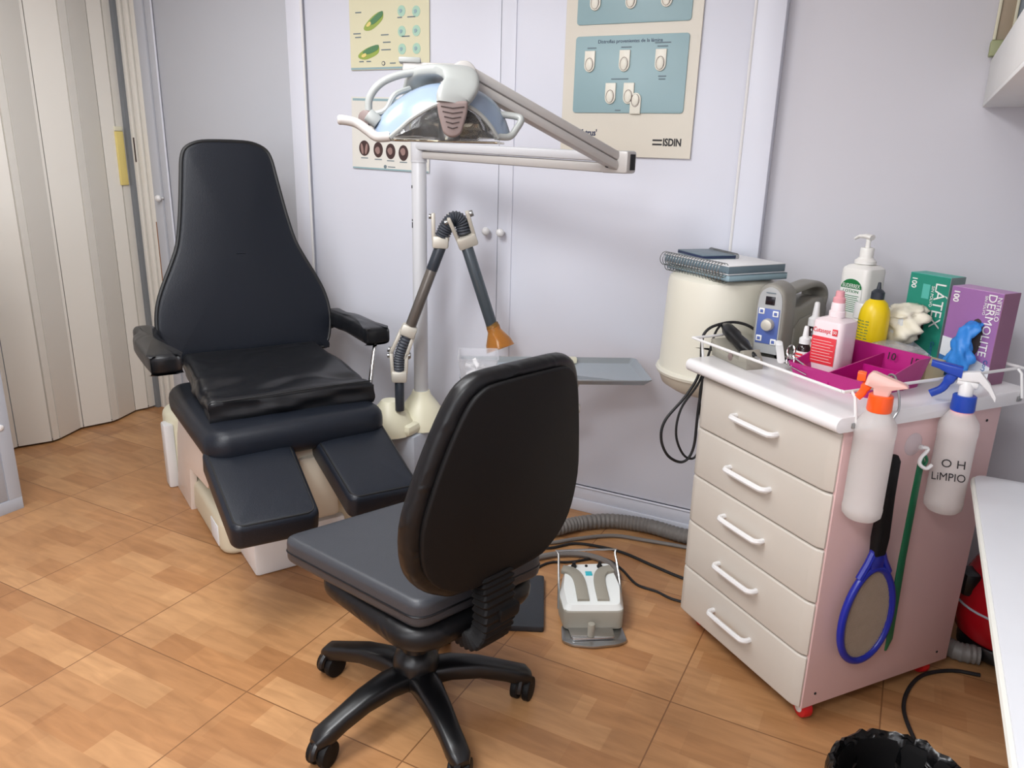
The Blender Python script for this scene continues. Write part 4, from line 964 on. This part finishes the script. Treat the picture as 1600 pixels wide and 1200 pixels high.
# ---------------- spray bottles hanging on the rail
def sprayer(label, u, v, ztop, kind, rz):
    t = onc('spray_bottle', label, 'spray bottle', u, v, 0, rz, 'spray bottles hanging on the cart rail')
    z = ztop
    sh = [(.0, z-.328), (.038, z-.328), (.047, z-.318), (.0485, z-.303), (.0485, z-.298), (.0475, z-.295), (.0475, z-.11), (.0485, z-.106), (.0485, z-.085), (.046, z-.072), (.028, z-.045), (.024, z-.040), (.024, z-.03)]
    MB().lathe(sh, 36, cap=False).build('bottle', 'spray', t)
    MB().lathe([(.0, z-.325), (.036, z-.325), (.045, z-.31), (.045, z-.13), (0, z-.13)], 32, cap=False).build('liquid', 'liquid', t)
    c1 = 'orange' if kind == 0 else 'bluep'
    MB().lathe([(.028, z-.042), (.0295, z-.038), (.0285, z-.002), (.026, z)], 24, sq=0).build('screw_ring', c1, t)
    HS = Matrix.Translation((0, 0, z)) @ Matrix.Scale(.8, 4) @ Matrix.Translation((0, 0, -z))
    if kind == 0:
        MB().rings([[V(x*1.0, y, z+.0) for x, y in rrect(-.022, .022, -.018, .018, .008)], [V(x, y, z+.02) for x, y in rrect(-.026, .028, -.018, .018, .008)], [V(x, y, z+.028+.006*(x > 0)) for x, y in rrect(-.05, .07, -.022, .022, .01)], [V(x, y, z+.055-.015*(x > .03)) for x, y in rrect(-.045, .066, -.020, .020, .01)], [V(x, y, z+.068-.02*(x > .03)) for x, y in rrect(-.035, .045, -.014, .014, .01)]], T=HS).build('spray_head', 'peach', t)
        MB().rings([[V(-.05, y, z+zz_) for y, zz_ in rrect(-.012, .012, .035, .062, .005)], [V(-.066, y, z+zz_) for y, zz_ in rrect(-.014, .014, .034, .064, .005)], [V(-.074, y, z+zz_) for y, zz_ in rrect(-.012, .012, .036, .062, .005)]], T=HS).build('nozzle', 'orange', t)
        MB().tube(cr([(-.03, 0, z+.04), (-.045, 0, z+.02), (-.055, 0, z-.005), (-.066, 0, z-.02)], 4), [.010]*6+[.008]*7, 8, flat=1.5, T=HS).build('trigger', 'orange', t)
        MB().tube([(.0, .0, z+.005), (.0, 0, z+.045)], .008, 10, T=HS).build('inner_stem', 'orange', t)
    else:
        MB().lathe([(.022, z), (.022, z+.03), (.014, z+.045)], 20, T=HS).build('neck', 'whitep', t)
        MB().rings([[V(-.03, y, z+a) for y, a in rrect(-.014, .014, .045, .075, .006)], [V(.03, y, z+a) for y, a in rrect(-.016, .016, .050, .085, .006)], [V(.062, y, z+a) for y, a in rrect(-.012, .012, .02, .05, .006)], [V(.085, y, z+a) for y, a in rrect(-.008, .008, -.01, .01, .004)]], T=HS).build('spray_head', 'whitep', t)
        MB().cyl((-.03, 0, z+.045), (.03, 0, z+.035), .013, 14, T=HS).build('pump_cylinder', 'whitep', t)
        MB().rings([[V(-.02, y, z+a) for y, a in rrect(-.017, .017, .055, .092, .006)], [V(-.06, y, z+a) for y, a in rrect(-.018, .018, .065, .098, .008)], [V(-.09, y, z+a) for y, a in rrect(-.012, .012, .078, .100, .005)], [V(-.112, y, z+a) for y, a in rrect(-.011, .011, .082, .104, .005)]], T=HS).build('nozzle', 'bluep', t)
        MB().tube(cr([(-.04, 0, z+.07), (-.055, 0, z+.04), (-.07, 0, z+.01), (-.10, 0, z-.012)], 4), [.013]*5+[.010]*8, 8, flat=1.3, T=HS).build('trigger', 'bluep', t)
        MB().lathe([(.0275, z-.052), (.0275, z-.042)], 24).build('pink_ring', 'pinkc', t)
        text('O H', .032, 'ink', t, FACE(.004, -.0505, z-.178, 4), name='handwritten_mark', bold=.0002)
        text('LiMPIO', .031, 'ink', t, FACE(-.002, -.0505, z-.216, 5), name='handwritten_mark', bold=.0002, sx=.85)
    return t
sprayer('orange-topped translucent spray bottle hanging at the cart front corner', .607, .048, 1.005, 0, 36)
sprayer('blue-topped translucent spray bottle marked OH LIMPIO on the cart side', .607, .36, .97, 1, 36)

# racket
rk = onc('fly_swatter_racket', 'blue electric fly swatter racket hanging on the cart side', 'electric swatter', .585, .165, 0, 90)
# local: x along v, z up, -y outwards (+u)
tl = Matrix.Rotation(R(-9), 4, 'Y')
c0 = V(-.003, -.005, .348)
TT = Matrix.Translation(c0) @ Matrix.Rotation(R(-1), 4, 'Y')
hoop = [V(.093*cos(a)*(1-.10*sin(a)), 0, .145*sin(a)) for a in [2*pi*i/48 for i in range(48)]]
MB().tube(hoop, .0105, 10, closed=True, T=TT).build('hoop', 'dkblue', rk)
MB().tube([V(-.055, 0, .125), V(-.03, 0, .165), V(-.014, 0, .20)], .010, 8, T=TT).tube([V(.055, 0, .125), V(.03, 0, .165), V(.014, 0, .20)], .010, 8, T=TT).box(-.024, .024, -.009, .009, .145, .21, .006, T=TT).build('throat', 'dkblue', rk)
mb = MB()
for i in range(-18, 19):
    x = i*.0048; h = .14*math.sqrt(max(0, 1-(x/.09)**2)); mb.box(x-.0005, x+.0005, -.0006, .0006, -h, h, 0, T=TT)
for i in range(-28, 29):
    z_ = i*.0049; h = .088*math.sqrt(max(0, 1-(z_/.142)**2))*(1-.1*z_/.145); mb.box(-h, h, -.0006, .0006, z_-.0005, z_+.0005, 0, T=TT)
mb.build('wire_mesh', 'mesh', rk)
MB().prism([(.088*cos(a)*(1-.10*sin(a)), .14*sin(a)) for a in [2*pi*i/40 for i in range(40)]], 0, .001, T=TT @ Matrix.Translation((0, .006, 0)) @ YZ).build('rear_guard', 'mesh', rk)
MB().rings([[V(x, y, .19) for x, y in rrect(-.022, .022, -.013, .013, .01)], [V(x, y, .24) for x, y in rrect(-.026, .026, -.015, .015, .012)], [V(x, y, .36) for x, y in rrect(-.021, .021, -.014, .014, .012)], [V(x, y, .46) for x, y in rrect(-.020, .020, -.014, .014, .012)], [V(x, y, .475) for x, y in rrect(-.012, .012, -.008, .008, .006)]], T=TT).build('handle', 'blackm', rk)
# hook wire
hk = onc('hanging_hook', 'bent metal wire hook with loop hanging from the rail', 'hook', .585, .135, 0, 90)
MB().tube(cr([(0, .03, 1.01), (.0, .035, 1.03), (.003, .02, 1.03), (.004, .005, 1.0), (.012, 0, .95), (-.004, 0, .92), (.0, 0, .90)], 5), .003, 8).tube(cr([(0, 0, .905), (-.012, 0, .87), (-.006, 0, .80), (.004, 0, .80), (.01, 0, .87), (0, 0, .905)], 5), .0012, 6).build('wire', 'steel', hk)
# suction hook and green strap
sh_ = onc('suction_hook', 'clear white suction cup hook stuck to the cart side', 'suction hook', .558, .262, 0, 90)
MB().lathe([(.032, 0), (.031, .003), (.018, .010), (.008, .016), (.008, .028)], 24, T=TR(0, 0, .828, 90)).build('cup', 'clearbox', sh_)
MB().tube(cr([(.0, -.022, .828), (.022, -.03, .822), (.0, -.03, .80), (-.008, -.036, .785), (.006, -.046, .775), (.02, -.05, .785)], 4), .005, 8).build('hook', 'whitep', sh_)
gs = onc('green_shoehorn', 'long green plastic strap hanging from the suction hook', 'strap', .59, .262, 0, 90)
MB().rings([[V(x+dx, y, z_) for x, y in rrect(-w_, w_, -.0022, .0022, .002, 2)] for z_, w_, dx in ((.80, .006, .002), (.79, .012, .001), (.70, .013, -.0), (.50, .014, .0), (.30, .016, .006), (.24, .012, .012), (.205, .004, .004))]).build('strap', 'greenp', gs)
MB().tube(cr([(.0, 0, .795), (.012, 0, .805), (.02, -.002, .79), (.010, -.003, .775)], 4), .004, 6).build('loop', 'greenp', gs)

# ================================================================== OFFICE CHAIR
oc = thing('office_chair', 'black swivel office chair with its back to the viewer', 'office chair', (-1.07, 1.545, 0), 162)
# local +x = facing direction, +y = towards the viewer side
for k in range(5):
    a = R(-107.5+72*k-162)
    lg = bpy.data.objects.new('base_leg', None); lg.parent = oc; C.objects.link(lg); lg.rotation_euler = (0, 0, a)
    rg = []
    for x_, z_, w_, h_ in ((.02, .130, .044, .060), (.10, .140, .040, .056), (.18, .132, .034, .052), (.25, .112, .030, .050), (.29, .098, .030, .052), (.32, .090, .028, .050), (.336, .080, .018, .034)):
        rg.append([V(x_, w_*math.copysign(abs(cos(t))**.6, cos(t)), z_-.012+h_*.5*math.copysign(abs(sin(t))**.6, sin(t))) for t in [2*pi*i/16 for i in range(16)]])
    MB().rings(rg).build('leg_arm', 'blackp', lg)
    MB().cyl((.31, 0, .04), (.31, 0, .075), .011, 12).build('stem', 'blackm', lg)
    ca = (20, -35, 60, 10, 80)[k]
    T = TR(.312, 0, .036, 0, 0, ca)
    MB().cyl((0, -.028, 0), (0, -.006, 0), .036, 20, T=T).cyl((0, .006, 0), (0, .030, 0), .036, 20, T=T).build('castor_wheel', 'blackm', lg)
    MB().tube([V(.038*cos(t), 0, .006+.036*sin(t)) for t in [pi*i/10 for i in range(11)]], .011, 8, T=T).build('castor_hood', 'blackp', lg)
MB().lathe([(.055, .09), (.066, .11), (.066, .165), (.058, .185), (.040, .20), (.036, .34)], 28).build('gas_column', 'blackp', oc)
MB().box(-.13, .10, -.09, .09, .335, .375, .012).build('tilt_mechanism', 'blackm', oc)
MB().cyl((-.02, -.09, .335), (-.02, -.22, .33), .008, 10).cyl((-.02, -.20, .33), (-.02, -.26, .33), .016, 12).build('height_lever', 'blackp', oc)
# under-shell of the seat
yo = -.05
us = rrect(-.235, .24, yo-.225, yo+.235, .10, 8)
MB().cushion(us, .355, .425, .032, 0.0, dome_b=.015).build('seat_shell', 'wrap', oc)
# seat cushion: trapezoid with sharper corners
sq_ = [(-.225, .17), (-.215, -.27), (-.05, -.295), (.28, -.235), (.295, -.15), (.305, .17), (.29, .215), (.0, .215)]
so_ = [(-.20, .150), (-.205, .13), (-.225, -.25), (-.20, -.27), (.0, -.29), (.26, -.245), (.29, -.22), (.315, .18), (.30, .215), (.28, .225), (.05, .205), (-.18, .165)]
spol = roundpoly([(-.215, .155), (-.235, -.27), (.27, -.25), (.32, .225)], .045, 6)
spol = dens(spol)
MB().cushion(spol, .425, .505, .02, .004).build('seat', 'seatv', oc)
MB().tube([V(a*1.0, b_*1.0, .462) for a, b_ in spol], .003, 6, closed=True).build('seat_seam', 'blackp', bpy.data.objects['seat.001'] if 'seat.001' in bpy.data.objects else oc)
# backrest
bpz = [(.035, .12), (.05, .18), (.09, .24), (.15, .275), (.25, .285), (.36, .262), (.47, .228), (.55, .195), (.59, .16), (.605, .10)]
ob = [(h, z_) for z_, h in bpz]+[(-h, z_) for z_, h in reversed(bpz)]
ob = [(v.x, v.y) for v in cr([(a, b_, 0) for a, b_ in ob], 3, True)]
TBk = Matrix.Translation((-.275, -.045, .50)) @ Matrix.Rotation(R(-6), 4, 'Y') @ Matrix(((0, 0, 1, 0), (1, 0, 0, 0), (0, 1, 0, 0), (0, 0, 0, 1)))
def backmesh():
    mb = MB(); mb.cushion(ob, -.012, .036, .018, .014)
    for v in mb.bm.verts: v.co.z += .30*v.co.x**2*.9 - .10*(v.co.y-.2)**2
    bmesh.ops.transform(mb.bm, matrix=TBk, verts=mb.bm.verts); return mb
bk = backmesh().build('backrest', 'wrap', oc)
mb = MB(); mb.cushion([(a*.90, (b_-.3)*.93+.3) for a, b_ in ob], -.026, -.010, .006, 0)
for v in mb.bm.verts: v.co.z += .30*v.co.x**2*.9 - .10*(v.co.y-.2)**2
bmesh.ops.transform(mb.bm, matrix=TBk, verts=mb.bm.verts); mb.build('back_shell', 'blackm', bk)
# spine with bellows cover
MB().box(-.035, .035, -.062, -.022, -.06, .15, .010, T=TBk).build('spine', 'blackm', oc)
MB().box(-.012, .012, -.030, -.020, .11, .15, .002, T=TBk).build('spine_slot', 'gap', oc)
pth = cr([(-.282, -.02, .56), (-.292, -.02, .50), (-.292, -.02, .42), (-.262, -.02, .37), (-.19, -.03, .352), (-.12, -.045, .35)], 8)
rg = []
for i, p in enumerate(pth):
    d = (pth[min(i+1, len(pth)-1)]-pth[max(i-1, 0)]).normalized(); y = V(0, 1, 0); z = y.cross(d); k = 1 if i % 2 else .86
    rg.append([p+y*a*k+z*b_*k for a, b_ in rrect(-.056, .056, -.028, .028, .012, 3)])
MB().rings(rg).build('bellows_cover', 'blackm', oc, 20)

# ================================================================== FLOOR ITEMS
fcx = thing('foot_control', 'white and grey foot control with two curved pedals on the floor', 'foot control', (-.84, 2.08, 0), 30)
MB().prism(roundpoly([(.0, .0), (.2, .0), (.215, .11), (.195, .245), (.02, .235), (-.01, .10)], .02, 4), .012, .085, .008, 3).build('body', 'fcg', fcx)
MB().rings([[V(x, y, .08) for x, y in roundpoly([(.0, .002), (.2, .002), (.213, .11), (.194, .243), (.02, .233), (-.008, .10)], .02, 4)], [V(x, y, .10+.03*(y/.24)) for x, y in roundpoly([(.012, .012), (.188, .012), (.203, .11), (.186, .235), (.026, .226), (.006, .10)], .02, 4)]]).build('top_cover', 'fcw', fcx)
def pedal(sg):
    c = .100
    pth = cr([(c+sg*.088, .20, 0), (c+sg*.055, .185, 0), (c+sg*.036, .14, 0), (c+sg*.034, .03, 0)], 6); rg = []
    for i, p in enumerate(pth):
        d = (pth[min(i+1, len(pth)-1)]-pth[max(i-1, 0)]).normalized(); n = V(-d.y, d.x, 0); zt = .101+.03*(p.y/.24)
        rg.append([p+n*a+V(0, 0, zt+b_) for a, b_ in rrect(-.020, .020, -.008, .008, .003, 2)])
    return MB().rings(rg).build('pedal', 'fcg', fcx)
pedal(-1); pedal(1)
MB().box(.092, .115, .165, .187, .118, .126, .001).build('display', 'led', fcx)
for x in (.055, .148): MB().lathe([(.010, 0), (.010, .008), (.007, .012), (.006, .022)], 14, T=TR(x, .215, .124)).build('knob', 'blackp', fcx)
MB().cyl((.10, .218, .124), (.10, .218, .132), .005, 10).build('button', 'blackp', fcx)
MB().tube(cr([(-.008, .10, .03), (-.006, .14, .10), (.0, .225, .17), (.005, .235, .18), (.195, .245, .18), (.205, .235, .17), (.212, .15, .10), (.215, .10, .03)], 3), .0042, 8).build('wire_handle', 'steel', fcx)
MB().prism(roundpoly([(-.005, .03), (.2, .03), (.205, -.06), (.17, -.078), (.09, -.09), (.02, -.078), (-.012, -.055)], .012, 4), .003, .012, .002).build('base_plate', 'steel', fcx)
MB().prism(roundpoly([(.01, .03), (.165, .03), (.165, -.055), (.02, -.062)], .01, 3), .014, .022, .002).build('spring_plate', 'chrome', fcx)
MB().cyl((.085, -.045, .022), (.085, -.045, .068), .012, 16).build('post', 'fcg', fcx)
pd = tag(put(MB().prism(roundpoly([(-.145, 0), (0, 0), (0, .33), (-.145, .33)], .01, 3), .0, .022, .003).build('foot_pedal', 'pedal'), (-.90, 2.05, 0), 25), 'flat charcoal rubber foot pedal on the floor by the office chair', 'foot pedal')
# hoses and floor cables
def hose(name, label, pts_, r, m, cat='hose'):
    p = cr(pts_, 40); L_ = 0
    q = [p[0]]; step = .0075
    acc = 0
    for i in range(1, len(p)):
        seg = (p[i]-p[i-1]).length; acc += seg
        if acc >= step: q.append(p[i]); acc = 0
    return tag(MB().tube(q, [r*(1 if i % 2 else .90) for i in range(len(q))], 14).build(name, m, None, 25), label, cat)
hose('corrugated_hose', 'thick grey corrugated hose curving along the floor behind the cart', [(-1.55, 2.66, .035), (-1.32, 2.64, .034), (-1.18, 2.66, .034), (-1.08, 2.79, .034), (-.97, 2.88, .034), (-.82, 2.915, .034), (-.66, 2.905, .034), (-.4, 2.92, .034), (-.08, 2.91, .034), (.17, 2.74, .034), (.31, 2.59, .034), (.40, 2.585, .036)], .032, 'hose')
cable('grey_cable', 'slim grey cable lying along the corrugated hose', [(-1.45, 2.58, .01), (-1.28, 2.575, .01), (-1.15, 2.60, .01), (-1.05, 2.70, .01), (-.93, 2.80, .01), (-.8, 2.83, .01), (-.6, 2.86, .01), (-.3, 2.87, .01)], .008, 'hose')
cable('black_cable', 'black floor cable running towards the cart, the upper one', [(-1.42, 2.56, .006), (-1.25, 2.553, .006), (-1.13, 2.57, .006), (-1.05, 2.66, .006), (-.95, 2.69, .006), (-.84, 2.69, .006), (-.70, 2.65, .006), (-.58, 2.62, .006), (-.4, 2.6, .006)], .006, 'rubber')
cable('black_cable', 'thin black floor cable passing behind the foot control', [(-1.12, 2.30, .005), (-1.08, 2.46, .005), (-1.0, 2.52, .005), (-.92, 2.60, .005), (-.86, 2.60, .005), (-.80, 2.56, .005), (-.72, 2.49, .005), (-.64, 2.48, .005), (-.55, 2.46, .005), (-.35, 2.5, .005)], .005, 'rubber')
cable('foot_control_cable', 'grey cable arching from the back of the foot control', [(-.79, 2.36, .05), (-.79, 2.43, .03), (-.80, 2.50, .014), (-.86, 2.57, .014), (-.96, 2.585, .014), (-1.06, 2.54, .014), (-1.15, 2.44, .014), (-1.25, 2.32, .014)], .012, 'hose')
cable('power_lead', 'black power lead curling over the floor between cart and bin', [(.40, 2.52, .006), (.32, 2.50, .006), (.24, 2.43, .006), (.20, 2.33, .006), (.19, 2.22, .006), (.22, 2.10, .006), (.26, 2.0, .006), (.33, 1.92, .006)], .006, 'rubber')

# vacuum cleaner
vc_ = thing('vacuum_cleaner', 'red canister vacuum cleaner in the corner behind the cart', 'vacuum cleaner', (.50, 2.70, 0), 20)
rg = []
for z_, rx, ry in ((.06, .15, .12), (.09, .185, .15), (.16, .20, .165), (.25, .19, .16), (.32, .16, .135), (.36, .12, .10), (.375, .06, .05)):
    rg.append([V(rx*cos(a), ry*sin(a), z_) for a in [2*pi*i/36 for i in range(36)]])
MB().rings(rg).build('body', 'vacr', vc_)
MB().prism([(.17*cos(a), .14*sin(a)) for a in [2*pi*i/30 for i in range(30)]], .02, .07, .01).build('chassis', 'blackp', vc_)
MB().tube(cr([(-.1, 0, .35), (-.08, 0, .42), (0, 0, .45), (.08, 0, .42), (.1, 0, .35)], 5), .018, 10).build('carry_handle', 'blackp', vc_)
MB().box(-.21, -.15, -.04, .04, .22, .30, .015).build('latch', 'blackp', vc_)
MB().tube([V(.198*cos(a), .163*sin(a), .19) for a in [2*pi*i/36 for i in range(36)]], .004, 6, closed=True).build('trim_ring', 'locker', vc_)
for s_ in (-1, 1): MB().cyl((-.05, s_*.12, .05), (-.05, s_*.15, .05), .05, 22).build('wheel', 'blackp', vc_)
# bin with bag
bn = thing('waste_bin', 'black waste bin lined with a black bag at the bottom edge', 'bin', (.165, 1.575, 0))
MB().lathe([(.105, 0), (.11, .004), (.135, .27), (.14, .275), (.134, .278), (.128, .26), (.102, .01), (0, .008)], 36, cap=False).build('bin', 'blackm', bn)
rnd = random.Random(4); rg = []
K = 72; nz = [rnd.uniform(-1, 1) for _ in range(K)]
for r_, z_, am in ((.150, .15, .003), (.153, .20, .005), (.155, .26, .006), (.152, .285, .006), (.144, .292, .006), (.136, .284, .006), (.128, .24, .006), (.118, .16, .006), (.105, .05, .004), (.05, .03, .004)):
    rg.append([V((r_+am*(nz[j]*.6+sin(j*1.3)*.5))*cos(2*pi*j/K), (r_+am*(nz[j]*.6+sin(j*1.3)*.5))*sin(2*pi*j/K), z_+am*.8*nz[(j*7) % K]) for j in range(K)])
MB().rings(rg, cap=False).build('bin_bag', 'bag', bn, 50)

# desk at the right
dk = thing('desk', 'white desk with rounded corner at the right edge', 'desk', (.245, 2.30, 0))
MB().prism(roundpoly([(0, 0), (.64, 0), (.64, -2.1), (0, -2.1)], .035, 5), .718, .743, .003, 2).build('desk_top', 'desk', dk)
MB().tube([V(x, y, .7305) for x, y in dens(roundpoly([(0, 0), (.64, 0), (.64, -2.1), (0, -2.1)], .035, 5))], .0085, 8, closed=True).build('edging', 'deske', dk)
MB().box(.30, .33, -2.0, -.1, 0, .718, .003).build('leg_panel', 'desk', dk)
MB().box(.33, .62, -2.0, -1.6, .1, .718, .003).build('pedestal', 'desk', dk)
# hanging cabinet at the top right
hc_ = thing('wall_cabinet', 'white wall cabinet hanging at the upper right with an olive handle trim', 'wall cabinet', (.13, 3.0, 1.722))
MB().box(0, .76, -1.25, 0, 0, .012, .001).build('bottom_panel', 'cab', hc_)
MB().box(0, .018, -1.25, 0, .012, .140, .001).build('lower_rail', 'cab', hc_)
MB().box(0, .76, -1.25, -1.235, .012, .80, .001).box(.012, .76, -1.235, -.001, .78, .80, .001).box(.74, .76, -1.235, 0, .012, .78, .001).build('carcass', 'cab', hc_)
MB().box(-.012, .04, -.05, -.004, .146, .192, .004).build('handle_trim', 'olivem', hc_)
MB().box(-.008, .0, -.03, -.004, .195, .78, .001).box(.038, .046, -.03, -.004, .195, .78, .001).build('frame_edge', 'cream', hc_)
MB().box(.0, .038, -.024, -.004, .195, .78, .001).build('inner_panel', 'tan', hc_)
MB().box(.046, .62, -.024, -.004, .15, .78, .001).build('back_panel', 'greydoor', hc_)
print('objects', len(bpy.data.objects))
